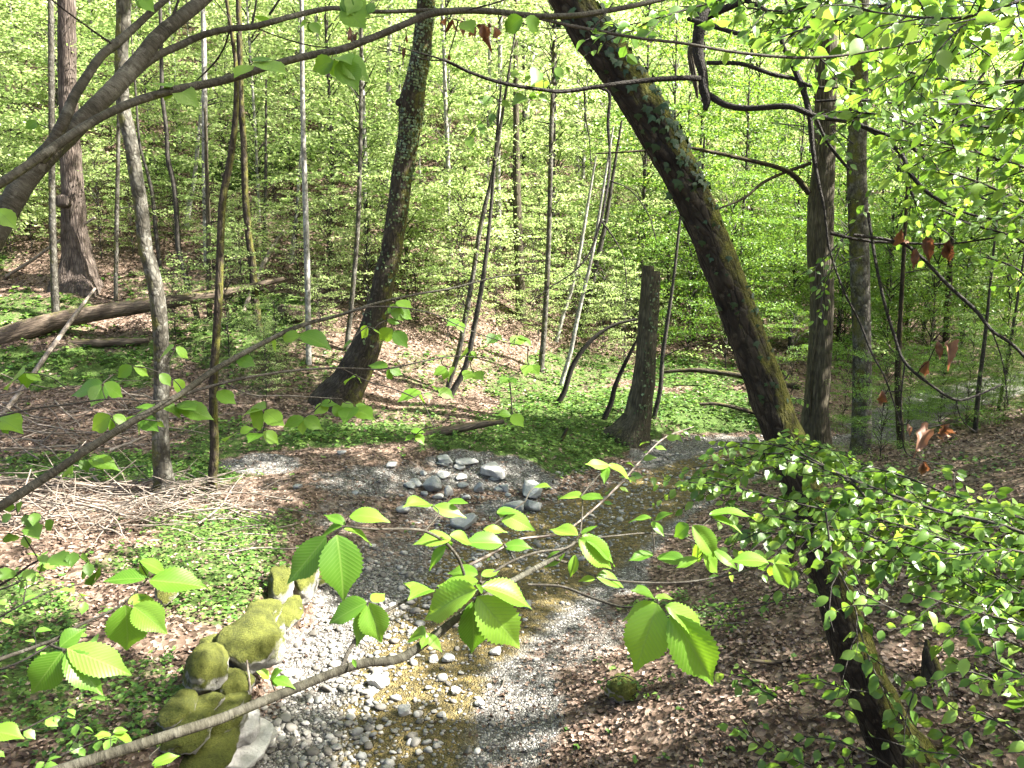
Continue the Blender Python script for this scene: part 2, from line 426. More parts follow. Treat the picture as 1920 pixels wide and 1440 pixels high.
def ground_mat():
    m, nt, out = newmat('woodland_ground')
    pos = nd(nt, 'ShaderNodeNewGeometry').outputs['Position']
    grav, herb, algae = attr(nt, 'gravel'), attr(nt, 'herb'), attr(nt, 'algae')
    # leaf litter
    wn_ = noise(nt, pos, 12, 3, .6, out=1)
    wp = nd(nt, 'ShaderNodeVectorMath', {0: pos, 1: nd(nt, 'ShaderNodeVectorMath', {0: wn_, 3: .07}, operation='SCALE').outputs[0]}, operation='ADD').outputs[0]
    v1 = nd(nt, 'ShaderNodeTexVoronoi', {'Vector': wp, 'Scale': 17.0})
    lit = ramp(nt, nd(nt, 'ShaderNodeSeparateColor', {0: v1.outputs['Color']}).outputs[0], [(0, (.018, .012, .008)), (.3, (.06, .038, .027)), (.6, (.12, .082, .062)), (1, (.23, .17, .135))])
    big = noise(nt, pos, 1.1, 4, .6)
    lit = mix(nt, math_(nt, 'MULTIPLY', big, .55), lit, (.045, .033, .02))
    # soil under herbs
    hb = ramp(nt, noise(nt, pos, 26, 4, .7), [(.3, (.02, .03, .008)), (.6, (.05, .085, .018)), (.8, (.10, .15, .04))])
    hn = nd(nt, 'ShaderNodeMapRange', {0: math_(nt, 'ADD', herb, math_(nt, 'MULTIPLY', math_(nt, 'SUBTRACT', noise(nt, pos, 5, 4, .7), .5), 1.1)), 1: .38, 2: .6}, clamp=True).outputs[0]
    col = mix(nt, hn, lit, hb)
    # gravel
    v2 = nd(nt, 'ShaderNodeTexVoronoi', {'Vector': pos, 'Scale': 30.0})
    v2d = nd(nt, 'ShaderNodeTexVoronoi', {'Vector': pos, 'Scale': 30.0}, feature='DISTANCE_TO_EDGE').outputs[0]
    gc = ramp(nt, nd(nt, 'ShaderNodeSeparateColor', {0: v2.outputs['Color']}).outputs[0], [(0, (.05, .046, .041)), (.4, (.12, .114, .104)), (.75, (.19, .185, .172)), (1, (.34, .33, .31))])
    gc = mix(nt, nd(nt, 'ShaderNodeMapRange', {0: v2d, 1: .12, 2: .0}, clamp=True).outputs[0], gc, (.05, .045, .04))
    gn = nd(nt, 'ShaderNodeMapRange', {0: math_(nt, 'ADD', grav, math_(nt, 'MULTIPLY', math_(nt, 'SUBTRACT', noise(nt, pos, 4, 5, .75), .5), .9)), 1: .35, 2: .65}, clamp=True).outputs[0]
    col = mix(nt, gn, col, gc)
    al = ramp(nt, noise(nt, pos, 9, 4, .7), [(.35, (.04, .034, .014)), (.55, (.115, .088, .03)), (.75, (.27, .19, .06))])
    an = nd(nt, 'ShaderNodeMapRange', {0: math_(nt, 'ADD', algae, math_(nt, 'MULTIPLY', math_(nt, 'SUBTRACT', noise(nt, pos, 2.2, 4, .7), .5), .9)), 1: .35, 2: .7}, clamp=True).outputs[0]
    col = mix(nt, math_(nt, 'MULTIPLY', an, .9), col, al)
    hgt = math_(nt, 'ADD', math_(nt, 'MULTIPLY', v1.outputs['Distance'], .8), math_(nt, 'MULTIPLY', math_(nt, 'MULTIPLY', v2d, gn), 2.0))
    bp = nd(nt, 'ShaderNodeBump', {'Strength': .9, 'Distance': .03, 'Height': hgt}).outputs[0]
    p = nd(nt, 'ShaderNodeBsdfPrincipled', {'Base Color': col, 'Roughness': .9, 'Specular IOR Level': .15, 'Normal': bp})
    nt.links.new(p.outputs[0], out.inputs[0])
    return m
M['ground'] = ground_mat()

def water_mat():
    m, nt, out = newmat('shallow_clear_water')
    pos = nd(nt, 'ShaderNodeNewGeometry').outputs['Position']
    mp = nd(nt, 'ShaderNodeMapping', {0: pos, 3: (1, .6, 1)}).outputs[0]
    n = math_(nt, 'ADD', noise(nt, mp, 9, 3, .6), math_(nt, 'MULTIPLY', noise(nt, mp, 30, 2, .5), .3))
    bp = nd(nt, 'ShaderNodeBump', {'Strength': .34, 'Distance': .03, 'Height': n}).outputs[0]
    fr = nd(nt, 'ShaderNodeFresnel', {'IOR': 1.33, 'Normal': bp}).outputs[0]
    tr = nd(nt, 'ShaderNodeBsdfTransparent', {'Color': (.62, .55, .30, 1)})
    gl = nd(nt, 'ShaderNodeBsdfGlossy', {'Color': (1, 1, 1, 1), 'Roughness': .04, 'Normal': bp})
    mx = nd(nt, 'ShaderNodeMixShader', {0: fr, 1: tr.outputs[0], 2: gl.outputs[0]})
    nt.links.new(mx.outputs[0], out.inputs[0])
    return m
M['water'] = water_mat()

# ------------------------------------------------------------------ mesh building
class MB:
    """Collects vertices and faces (numpy) and makes ONE mesh of them."""
    def __init__(self):
        self.v, self.f, self.t, self.r, self.mi, self.n = [], [], [], [], [], 0
        self.smooth = []
    def add(self, V, F, tint=None, rest=None, mi=0, smooth=True):
        V = np.asarray(V, float).reshape(-1, 3)
        F = np.asarray(F, np.int64)
        self.v.append(V)
        self.f.append(F + self.n)
        self.t.append(np.zeros(len(V)) if tint is None else np.broadcast_to(np.asarray(tint, float), (len(V),)))
        self.r.append(V if rest is None else rest)
        self.mi.append(np.full(len(F), mi))
        self.smooth.append(np.full(len(F), smooth))
        self.n += len(V)
        return self
    def mesh(self, name, mats, loc=(0, 0, 0), extra=None):
        me = bpy.data.meshes.new(name)
        V = np.concatenate(self.v) - np.asarray(loc, float)
        me.vertices.add(len(V))
        me.vertices.foreach_set('co', V.astype(np.float32).ravel())
        tot = [np.full(len(f), f.shape[1]) for f in self.f]
        tot = np.concatenate(tot)
        li = np.concatenate([f.ravel() for f in self.f])
        me.loops.add(len(li))
        me.loops.foreach_set('vertex_index', li.astype(np.int32))
        me.polygons.add(len(tot))
        st = np.concatenate([[0], np.cumsum(tot)[:-1]])
        me.polygons.foreach_set('loop_start', st.astype(np.int32))
        me.polygons.foreach_set('material_index', np.concatenate(self.mi).astype(np.int32))
        me.polygons.foreach_set('use_smooth', np.concatenate(self.smooth))
        a = me.attributes.new('tint', 'FLOAT', 'POINT')
        a.data.foreach_set('value', np.concatenate(self.t).astype(np.float32))
        a = me.attributes.new('rest', 'FLOAT_VECTOR', 'POINT')
        a.data.foreach_set('vector', np.concatenate(self.r).astype(np.float32).ravel())
        for k, val in (extra or {}).items():
            a = me.attributes.new(k, 'FLOAT', 'POINT')
            a.data.foreach_set('value', np.asarray(val, np.float32))
        for m in (mats if isinstance(mats, (list, tuple)) else [mats]):
            me.materials.append(m)
        me.update(calc_edges=True)
        me.validate()
        return me
    def build(self, name, mats, parent=None, loc=(0, 0, 0), **props):
        o = bpy.data.objects.new(name, self.mesh(name, mats, loc))
        COL.objects.link(o)
        if parent is not None:
            o.parent = parent
        else:
            o.location = loc
        for k, v in props.items():
            o[k] = v
        return o
def thing(name, label, cat, loc=(0, 0, 0), group=None):
    o = bpy.data.objects.new(name, None)
    o.empty_display_size = .2
    COL.objects.link(o)
    o.location = loc
    o['label'] = label
    o['category'] = cat
    if group:
        o['group'] = group
    return o
def tag(o, label, cat, group=None):
    o['label'] = label
    o['category'] = cat
    if group:
        o['group'] = group
    return o

def resample(P, Rr, n):
    """Catmull-Rom through the points, n samples, with radii."""
    P = np.asarray(P, float)
    Rr = np.asarray(Rr, float)
    if len(P) == 2:
        t = np.linspace(0, 1, n)[:, None]
        return P[0] + t * (P[1] - P[0]), Rr[0] + t[:, 0] * (Rr[1] - Rr[0])
    seg = np.concatenate([[0], np.cumsum(np.linalg.norm(np.diff(P, axis=0), axis=1))])
    u = np.linspace(0, seg[-1], n)
    k = np.clip(np.searchsorted(seg, u, 'right') - 1, 0, len(P) - 2)
    t = ((u - seg[k]) / np.maximum(seg[k + 1] - seg[k], 1e-9))[:, None]
    p0, p1, p2, p3 = P[np.maximum(k - 1, 0)], P[k], P[k + 1], P[np.minimum(k + 2, len(P) - 1)]
    # tangents scaled by the local segment length keep the curve from overshooting
    sl = (seg[k + 1] - seg[k])[:, None]
    m1 = (p2 - p0) / np.maximum(np.linalg.norm(p2 - p1, axis=1, keepdims=True) + np.linalg.norm(p1 - p0, axis=1, keepdims=True), 1e-9) * sl
    m2 = (p3 - p1) / np.maximum(np.linalg.norm(p3 - p2, axis=1, keepdims=True) + np.linalg.norm(p2 - p1, axis=1, keepdims=True), 1e-9) * sl
    Q = (2 * t ** 3 - 3 * t ** 2 + 1) * p1 + (t ** 3 - 2 * t ** 2 + t) * m1 + (-2 * t ** 3 + 3 * t ** 2) * p2 + (t ** 3 - t ** 2) * m2
    return Q, np.interp(u, seg, Rr)
def frames(Q):
    T = nrm(np.gradient(Q, axis=0))
    a = np.array([0, 0, 1.0]) if abs(T[0, 2]) < .85 else np.array([0, 1.0, 0])
    x = nrm(np.cross(T[0], a))
    X = np.zeros_like(Q)
    for i in range(len(Q)):
        x = x - T[i] * (x @ T[i])
        x = x / max(np.linalg.norm(x), 1e-9)
        X[i] = x
    return T, X, np.cross(T, X)
def tube(mb, P, Rr, n=None, sides=8, rough=0.0, freq=3.0, flute=0.0, mi=0, tint=0.0, cap=True, seed=0.0):
    P = np.asarray(P, float)
    if n is None:
        n = max(len(P), 2)
    Q, rr = resample(P, Rr, n)
    T, X, Y = frames(Q)
    th = np.linspace(0, 2 * np.pi, sides, endpoint=False)
    c, s = np.cos(th), np.sin(th)
    L = np.concatenate([[0], np.cumsum(np.linalg.norm(np.diff(Q, axis=0), axis=1))])
    rest = np.stack([rr[:, None] * c, rr[:, None] * s, np.broadcast_to(L[:, None], (n, sides))], -1) + seed
    rad = np.broadcast_to(rr[:, None], (n, sides)).copy()
    if rough > 0:
        q = rest.copy()
        q[..., 2] *= .35
        rad = rad * (1 + rough * fbm(q * freq / max(rr.mean(), 1e-3), 3))
    if flute > 0:
        k = sstep(.25, 0, np.broadcast_to((L / max(L[-1], 1e-6))[:, None], (n, sides)) * (L[-1] / max(rr[0] * 6, .01)) * .25)
        rad = rad * (1 + flute * k * np.maximum(0, vnoise(np.stack([c * 1.6 + seed, s * 1.6], -1)) + .35)[None, :])
    V = Q[:, None, :] + rad[..., None] * (c[None, :, None] * X[:, None, :] + s[None, :, None] * Y[:, None, :])
    i = np.arange(n - 1)[:, None] * sides
    j = np.arange(sides)[None, :]
    j2 = (j + 1) % sides
    F = np.stack([i + j, i + j2, i + sides + j2, i + sides + j], -1).reshape(-1, 4)
    mb.add(V.reshape(-1, 3), F, tint, rest.reshape(-1, 3), mi)
    if cap and sides > 3:
        for (r0, flip, qc) in ((0, True, Q[0]), (n - 1, False, Q[-1])):
            b = mb.n
            ring = V[r0]
            VV = np.concatenate([ring, qc[None]])
            a = np.arange(sides)
            FF = np.stack([a, (a + 1) % sides, np.full(sides, sides)], -1)
            if flip:
                FF = FF[:, ::-1]
            rr_ = np.concatenate([rest[r0], rest[r0].mean(0, keepdims=True)])
            mb.add(VV, FF, tint, rr_, mi, False)
    return Q, rr

# leaf templates: (u along, v across, w up), faces
LEAF4 = (np.array([(0, 0, 0), (.46, .5, .07), (1, 0, -.06), (.46, -.5, .07)]), np.array([(0, 2, 1), (0, 3, 2)]))
LEAF6 = (np.array([(0, 0, 0), (.34, .5, .06), (.70, .40, .0), (1, 0, -.12), (.70, -.40, .0), (.34, -.5, .06), (.5, 0, -.02)]),
         np.array([(0, 6, 1), (1, 6, 2), (2, 6, 3), (0, 5, 6), (5, 4, 6), (4, 3, 6)]))
LITTER = (np.array([(0, 0, .05), (.35, .5, .18), (.75, .38, .0), (1, 0, .22), (.72, -.42, .14), (.3, -.48, .02), (.5, 0, -.03)]),
          np.array([(0, 6, 1), (1, 6, 2), (2, 6, 3), (0, 5, 6), (5, 4, 6), (4, 3, 6)]))
def leaf_batch(mb, P, X, N, L, tmpl, wid=.62, mi=0, r=None, tint=None):
    r = r or rng
    P, X, N = np.asarray(P), nrm(np.asarray(X)), np.asarray(N)
    Y = nrm(np.cross(N, X))
    Z = np.cross(X, Y)
    L = np.broadcast_to(np.asarray(L, float), (len(P),))
    T, F = tmpl
    W = L * wid
    V = P[:, None] + T[None, :, 0:1] * (X * L[:, None])[:, None] + T[None, :, 1:2] * (Y * W[:, None])[:, None] + T[None, :, 2:3] * (Z * L[:, None])[:, None]
    k = len(T)
    FF = (F[None] + (np.arange(len(P)) * k)[:, None, None]).reshape(-1, 3)
    tn = r.random(len(P)) if tint is None else tint
    mb.add(V.reshape(-1, 3), FF, np.repeat(tn, k), None, mi, False)
def rdir(r, n):
    a = r.random(n) * 2 * np.pi
    return np.stack([np.cos(a), np.sin(a), np.zeros(n)], -1)

# ------------------------------------------------------------------ the ground: one sheet out to the horizon
def build_ground():
    nx, ny = 460, 520
    u = np.linspace(-1, 1, nx)
    xs = 6.0 * np.sinh(u * math.asinh(420 / 6.0))
    v0, v1 = -math.asinh(60 / 6.0), math.asinh(560 / 6.0)
    ys = 9.0 + 6.0 * np.sinh(np.linspace(v0, v1, ny))
    X, Y = np.meshgrid(xs, ys)
    Z = H(X, Y)
    P = np.stack([X, Y, Z], -1).reshape(-1, 3)
    g, h = masks(P)
    d, side, w = stream(P[:, 0], P[:, 1])
    t = (d * side - .25 * w) / w
    al = sstep(.95, .35, np.abs(t)) * np.where(P[:, 1] > 11.2, 1.0, .85) * sstep(21, 18, P[:, 1])
    i = np.arange(ny - 1)[:, None] * nx
    j = np.arange(nx - 1)[None, :]
    F = np.stack([i + j, i + j + 1, i + nx + j + 1, i + nx + j], -1).reshape(-1, 4)
    mb = MB()
    mb.add(P, F)
    me = mb.mesh('ground', M['ground'], extra={'gravel': g, 'herb': h, 'algae': al})
    o = bpy.data.objects.new('ground', me)
    COL.objects.link(o)
    o['kind'] = 'structure'
build_ground()

def build_water():
    Q, wd = resample(np.concatenate([STREAM, np.zeros((len(STREAM), 1))], 1)[2:14], SW[2:14], 160)
    T = nrm(np.gradient(Q, axis=0))
    S = np.stack([T[:, 1], -T[:, 0], 0 * T[:, 0]], -1)
    a = np.linspace(-.95, 1.2, 9)
    V = Q[:, None] + S[:, None] * (wd[:, None] * a)[..., None]
    V[..., 2] = -.062
    n, k = V.shape[:2]
    i = np.arange(n - 1)[:, None] * k
    j = np.arange(k - 1)[None, :]
    F = np.stack([i + j, i + j + 1, i + k + j + 1, i + k + j], -1).reshape(-1, 4)
    o = MB().add(V.reshape(-1, 3), F).build('stream_water', M['water'])
    o['kind'] = 'structure'
build_water()

# ------------------------------------------------------------------ scattered ground cover
def polar(n, r0, r1, half=44.0, r=None):
    r = r or rng
    rr = np.exp(r.uniform(math.log(r0), math.log(r1), n))
    a = np.radians(r.uniform(-half, half, n))
    x, y = rr * np.sin(a), rr * np.cos(a)
    return x, y
def on_ground(x, y, lift=0.0):
    return np.stack([x, y, H(x, y) + lift], -1)
def gnormal(x, y, e=.15):
    zx = (H(x + e, y) - H(x - e, y)) / (2 * e)
    zy = (H(x, y + e) - H(x, y - e)) / (2 * e)
    return nrm(np.stack([-zx, -zy, np.ones_like(zx)], -1))

def z_ok(x, y):
    return H(x, y) > .02
def build_litter():
    x, y = polar(125000, 5.6, 46)
    P = on_ground(x, y, .004)
    g, h = masks(P)
    d, side, w = stream(x, y)
    dens = np.clip(1.0 - g * 1.1, 0, 1) * np.where(d < w * .9, .0, 1) * (1 - .55 * h)
    dens = np.maximum(dens, .05 * (d > w * .5))
    dens = np.maximum(dens, np.where((y > 12.3) & (side < 0) & (z_ok(x, y)), .34, 0))
    drift = fbm(np.stack([x, y], -1) * 1.6, 3)
    dens = dens * np.clip(.72 + 1.1 * drift, .18, 1.0)
    k = rng.random(len(x)) < dens
    P, x, y, drift = P[k], x[k], y[k], drift[k]
    n = len(P)
    tn = np.clip(rng.random(n) * .75 + .13 + .45 * fbm(np.stack([x, y], -1) * .7 + 40, 3), .01, .99)
    N = nrm(gnormal(x, y) + rng.normal(0, .42, (n, 3)))
    X = nrm(rdir(rng, n) + rng.normal(0, .2, (n, 3)))
    L = rng.uniform(.040, .074, n) * np.clip(np.hypot(x, y) / 14, 1, 2.6)
    mb = MB()
    leaf_batch(mb, P + N * .012, X, N, L, LITTER, .58, tint=tn)
    o = mb.build('leaf_litter', M['litter'])
    o['kind'] = 'stuff'
    o['label'] = 'brown fallen leaves lying over the forest floor'
build_litter()

def build_herbs():
    x, y = polar(90000, 5.6, 52)
    P = on_ground(x, y)
    g, h = masks(P)
    k = rng.random(len(x)) < np.clip(h * 1.0 - .15, .012, 1) * (g < .5)
    x, y, P, h = x[k], y[k], P[k], h[k]
    ds = np.clip(np.hypot(x, y) / 12, 1, 3)
    mb = MB()
    for c in range(3):
        n = len(x)
        a = rng.random(n) * 6.283
        off = np.stack([np.cos(a), np.sin(a), 0 * a], -1)
        hh = rng.uniform(.03, .15, n) * (.45 + .7 * h)
        base = P + np.stack([0 * a, 0 * a, hh], -1)
        N = nrm(np.stack([rng.normal(0, .4, n), rng.normal(0, .4, n), np.ones(n)], -1))
        leaf_batch(mb, base, off + np.array([0, 0, -.15]), N, rng.uniform(.035, .08, n) * ds, LEAF4, .72)
    o = mb.build('ground_cover_herbs', M['herb'])
    o['kind'] = 'stuff'
    o['label'] = 'low green woodland herbs covering the damp forest floor'
build_herbs()

# ------------------------------------------------------------------ stones
import bmesh
_ico = {}
def ico(sub):
    if sub not in _ico:
        bm = bmesh.new()
        bmesh.ops.create_icosphere(bm, subdivisions=sub, radius=1.0)
        _ico[sub] = (np.array([v.co[:] for v in bm.verts]), np.array([[v.index for v in f.verts] for f in bm.faces]))
        bm.free()
    return _ico[sub]
def rot_z(a):
    c, s = math.cos(a), math.sin(a)
    return np.array([[c, -s, 0], [s, c, 0], [0, 0, 1]])
def rock_shape(seed, sub=4, amp=.28, facets=5, fine=.07):
    r = np.random.default_rng(seed)
    V, F = ico(sub)
    V = V / (np.abs(V) ** 3.2).sum(1, keepdims=True) ** (1 / 3.2) * .86       # blocky rather than round
    V = V @ rot_z(r.uniform(0, 6)).T
    c, sn = math.cos(r.normal(0, .35)), math.sin(r.normal(0, .35))
    V = V @ np.array([[1, 0, 0], [0, c, -sn], [0, sn, c]]).T
    V = V * (1 + amp * fbm(V * 1.15 + seed * 3.7, 3))[:, None]
    for _ in range(facets):                                   # broken planes
        nn = nrm(r.normal(0, 1, 3))
        lim = r.uniform(.56, .84) if facets < 7 else r.uniform(.42, .76)
        dd = V @ nn
        V = V - np.maximum(dd - lim, 0)[:, None] * nn * (.85 if facets < 7 else .94)
    V = V * (1 + fine * fbm(V * 5 + seed, 3) + fine * .5 * fbm(V * 13 + seed, 2))[:, None]
    return V, F
def make_rock(name, label, px, py, rx, ry, mat, seed, tall=1.0, cat='rock', deep=1.0, group=None, sub=4, facets=5, amp=.28, sink=.2, rot=None, wide=1.0, fine=.07):
    g = G(px, py + ry * .75)
    dep = project(g)[2]
    sx = rx * dep / FPX * 1.25 * wide
    sz = ry * dep / FPX * 1.15 * tall
    V, F = rock_shape(seed, sub, amp, facets, fine)
    a = (seed * 1.7) % 6.28 if rot is None else rot
    V = (V * np.array([1.0, 1.0, 1.0])) @ rot_z(a).T
    V = V * np.array([sx, sx * deep, sz])
    c = g + np.array([0, sx * deep * (.45 if deep < 1.5 else .72), sz * (1 - sink)])
    mb = MB()
    mb.add(V + c, F, rest=V)
    o = mb.build(name, mat, None, tuple(c))
    return tag(o, label, cat, group)
WG = 'mossy rocks lining the stream bank'
for k, (lab, px, py, rx, ry, mt) in enumerate([
        ('tallest mossy slab of the bank wall, bright yellow green above the gravel', 450, 1246, 48, 64, 'rock_moss'),
        ('rounded mossy boulder left of the tall slab, backed by leaf litter', 371, 1278, 34, 48, 'rock_moss'),
        ('mossy wedge of rock between the tall slab and the foreground branch', 422, 1310, 30, 38, 'rock_moss'),
        ('domed mossy rock just above the foreground branch', 374, 1344, 26, 30, 'rock_moss'),
        ('dark mossy block below the branch, beside the pale boulder', 394, 1390, 42, 44, 'rock_moss'),
        ('mossy hump crossed by the foreground branch at the foot of the wall', 316, 1362, 32, 24, 'rock_moss'),
        ('low mossy rock under the branch, left of the dark block', 330, 1402, 36, 28, 'rock_moss'),
        ('pale bare boulder at the water edge under the mossy wall', 442, 1386, 29, 40, 'rock_white'),
        ('flat whitish stone lowest at the bottom edge of the bank', 436, 1436, 46, 16, 'rock_white'),
        ('wide mossy stone cut off by the bottom edge of the photo', 360, 1444, 66, 20, 'rock_moss'),
        ('small round mossy stone on the leaf litter above the wall', 384, 1221, 16, 18, 'rock_moss'),
        ('bright mossy ledge joining the tall slab to the upper wall', 474, 1184, 32, 28, 'rock_moss'),
        ('narrow mossy rock stepping down to the white gravel', 502, 1192, 19, 36, 'rock_moss'),
        ('grey stone with a dark underside at the foot of the wall', 503, 1237, 20, 19, 'rock_white'),
        ('mossy boulder with a pale foot standing out on the gravel', 535, 1168, 25, 32, 'rock_moss'),
        ('upright mossy stone under the tip of a large hornbeam leaf', 520, 1112, 20, 42, 'rock_moss'),
        ('shaded mossy rock half hidden behind the large hanging leaves', 562, 1104, 26, 40, 'rock_moss'),
        ('last mossy rock at the upstream end of the bank wall', 598, 1084, 22, 30, 'rock_moss')]):
    make_rock('mossy_rock' if mt == 'rock_moss' else 'boulder', lab, px, py, rx, ry, M[mt], 11 + k * 5, group=WG if mt == 'rock_moss' else None, deep=1.7, sink=.20, amp=.30, facets=6, wide=.98, fine=.12, tall=.86)
make_rock('mossy_stone', 'upright yellow moss capped stone alone among the sunlit herbs', 311, 1124, 16, 24, M['rock_moss'], 301, sink=.05)
make_rock('mossy_stone', 'shaggy mossy stone lying on the leaf litter of the right bank', 1168, 1300, 28, 22, M['rock_moss'], 307, amp=.5, facets=3, fine=.25, sink=.3)
for k, (lab, px, py, rx, ry, mt, fc) in enumerate([
        ('angular white slab leaning on the gravel mound', 924, 886, 24, 17, 'rock_white', 9),
        ('rounded blue grey boulder on the mound left of the white slab', 810, 912, 15, 15, 'rock_grey', 4),
        ('grey boulder at the mound edge above the water', 994, 922, 23, 15, 'rock_grey', 7),
        ('blocky grey boulder at the foot of the mound beside the stream', 1000, 951, 20, 13, 'rock_grey', 8),
        ('low dark stone left of the blocky boulder', 966, 955, 18, 11, 'rock_grey', 6),
        ('grey boulder behind the hornbeam leaves at the head of the gravel', 872, 984, 26, 14, 'rock_grey', 8),
        ('small upright grey stone between the mound boulders', 898, 914, 9, 13, 'rock_grey', 5),
        ('buff stone beside the small upright stone on the mound', 842, 923, 9, 12, 'rock_white', 4),
        ('flat grey stone half buried at the top of the mound', 835, 864, 16, 8, 'rock_grey', 5),
        ('long low stone lying near the mound top', 872, 868, 22, 7, 'rock_white', 5),
        ('white block with a dark hollow side in the golden shallows', 706, 1281, 19, 13, 'rock_white', 9),
        ('blue grey cobble beside a whiter one in the shallows', 838, 1236, 12, 8, 'rock_grey', 4),
        ('white cobble left of the blue grey one in the shallows', 812, 1237, 9, 7, 'rock_white', 4),
        ('pale cobble at the shaded waterline under the hanging leaf', 928, 1223, 11, 6, 'rock_white', 4),
        ('grey stone alone in the dark water behind the central leaves', 987, 1134, 11, 8, 'rock_grey', 5),
        ('round pale cobble on the pebbles downstream of the golden shallows', 758, 1334, 11, 9, 'rock_white', 3),
        ('tilted white cobble at the edge of the brown shallows', 853, 1296, 10, 8, 'rock_white', 4),
        ('pale cobble standing by the stick on the right shore', 899, 1318, 9, 8, 'rock_white', 4)]):
    make_rock('boulder' if rx > 13 else 'cobble', lab, px, py, rx, ry, M[mt], 401 + k * 7, sub=4, facets=fc + 3, amp=.24, sink=.3, deep=1.0)

_r = np.random.default_rng(31)
for k in range(22):
    px, py = _r.normal(860, 110), _r.normal(908, 28)
    s_ = _r.uniform(4, 11)
    make_rock('stone', 'grey stone bedded in the leaf strewn gravel mound', px, py, s_ * 1.2, s_ * .7, M['rock_grey' if k % 3 else 'rock_white'], 800 + k, sub=3, facets=9, amp=.25, sink=.35, group='stones bedded in the gravel mound')

def build_pebbles():
    tv = []
    for s in range(8):
        V, F = rock_shape(700 + s, 2, .25, 6, .0)
        V1, F1 = rock_shape(700 + s, 1, .25, 4, .0)
        fl = np.array([1.0, .72 + .05 * (s % 4), .45 + .06 * (s % 3)])
        tv.append((V * fl, F, V1 * fl, F1))
    x, y = polar(60000, 6.3, 24, 36)
    d, side, w = stream(x, y)
    dc = d * side / w
    z = H(x, y)
    P = np.stack([x, y, z], -1)
    g, h = masks(P)
    keep = (d < w * 1.1) | (rng.random(len(x)) < .25 * g)
    wet = (z < -.07)
    keep &= rng.random(len(x)) < np.where(wet, np.where(y > 10.8, .05, .13), np.where((dc > -.05) & (y < 12), .30, .92))
    px, py, dep = project(P)
    keep &= (px > -80) & (px < 2000) & (py < 1560)
    x, y, z, P, wet, dep, d, w, side = (a[keep] for a in (x, y, z, P, wet, dep, d, w, side))
    n = len(x)
    sz = np.exp(rng.normal(math.log(.025), .48, n)).clip(.011, .085)
    sz *= np.where((side > 0) & (d > w * .6), .62, 1.0) * np.where(y > 12, .9, 1)
    rank = np.argsort(-sz / dep)
    px, py, _ = project(P)
    inside = (px > 10) & (px < 1910) & (py < 1430)
    big = [i for i in rank if inside[i]][:300]
    bigset = set(big)
    meshes = []
    for V, F, V1, F1 in tv:
        meshes.append(MB().add(V, F).mesh('pebble', M['pebble']))
    for q, i in enumerate(big):
        o = bpy.data.objects.new('pebble', meshes[q % 8])
        COL.objects.link(o)
        s = sz[i]
        o.location = (x[i], y[i], z[i] + s * .25)
        o.rotation_euler = (rng.normal(0, .2), rng.normal(0, .2), rng.random() * 6.28)
        o.scale = (s, s, s)
        tag(o, 'smooth grey or white pebble lying in the stony stream bed', 'pebble', 'pebbles in the stream bed')
    mb = MB()
    rest = np.array([i for i in range(n) if i not in bigset])
    var = rng.integers(0, 8, len(rest))
    for s in range(8):
        ii = rest[var == s]
        V, F = tv[s][2], tv[s][3]
        for grp in np.array_split(ii, 1):
            a = rng.random(len(grp)) * 6.283
            c, sn = np.cos(a), np.sin(a)
            VV = np.stack([V[None, :, 0] * c[:, None] - V[None, :, 1] * sn[:, None], V[None, :, 0] * sn[:, None] + V[None, :, 1] * c[:, None], np.broadcast_to(V[None, :, 2], (len(grp), len(V)))], -1)
            VV = VV * sz[grp][:, None, None] + (P[grp] + np.stack([0 * a, 0 * a, sz[grp] * .2], -1))[:, None]
            FF = (F[None] + (np.arange(len(grp)) * len(V))[:, None, None]).reshape(-1, 3)
            mb.add(VV.reshape(-1, 3), FF, np.repeat(rng.random(len(grp)), len(V)))
    o = mb.build('gravel', M['pebble'])
    o['kind'] = 'stuff'
    o['label'] = 'small grey and white stones filling the stream bed'
build_pebbles()

# ------------------------------------------------------------------ fallen wood and brush
def path_y(pts, Y0, Y1=None):
    """pixel points with widths on planes y going from Y0 to Y1 -> points, radii"""
    n = len(pts)
    P, Rr = [], []
    for i, (px, py, w) in enumerate(pts):
        Y = Y0 if Y1 is None else Y0 + (Y1 - Y0) * i / max(n - 1, 1)
        p = at_y(px, py, Y)
        P.append(p)
        Rr.append(w * .5 * project(p)[2] / FPX)
    return np.array(P), np.array(Rr)
def log(name, label, pts, mat, cat, Y0, Y1=None, sides=14, rough=.08, stub=None, n=None):
    P, Rr = path_y(pts, Y0, Y1)
    c = P[0]
    t = thing(name, label, cat, tuple(c))
    mb = MB()
    tube(mb, P, Rr, n or len(P) * 8, sides, rough, 1.2, seed=len(pts) * 3.1)
    mb.build('trunk' if sides > 8 else 'stem', mat, t, tuple(c))
    for st in stub or []:
        P2, R2 = path_y(st, Y0 + (Y1 - Y0) * .7 if Y1 else Y0)
        mb = MB()
        tube(mb, P2, R2, 12, 8, .1, 1.2)
        mb.build('branch_stub', mat, t, tuple(c))
    return t
yl0, yl1 = G(0, 660)[1], G(530, 560)[1]
log('fallen_log', 'long bare fallen log rising up the left slope behind the mottled tree', [(-160, 690, 46), (-40, 650, 42), (60, 615, 38), (130, 596, 33), (280, 572, 27), (400, 553, 20), (460, 540, 14), (533, 523, 9)], M['log_wood'], 'log', yl0, yl1 - 1.5, stub=[[(345, 560, 15), (365, 548, 13), (384, 541, 9)]])
yb = G(160, 654)[1]
log('fallen_log', 'shorter mossy log with a ragged end lying under the long log', [(-40, 646, 18), (60, 643, 17), (150, 644, 16), (240, 641, 15), (280, 638, 8)], M['log_wood'], 'log', yb, yb + .3)
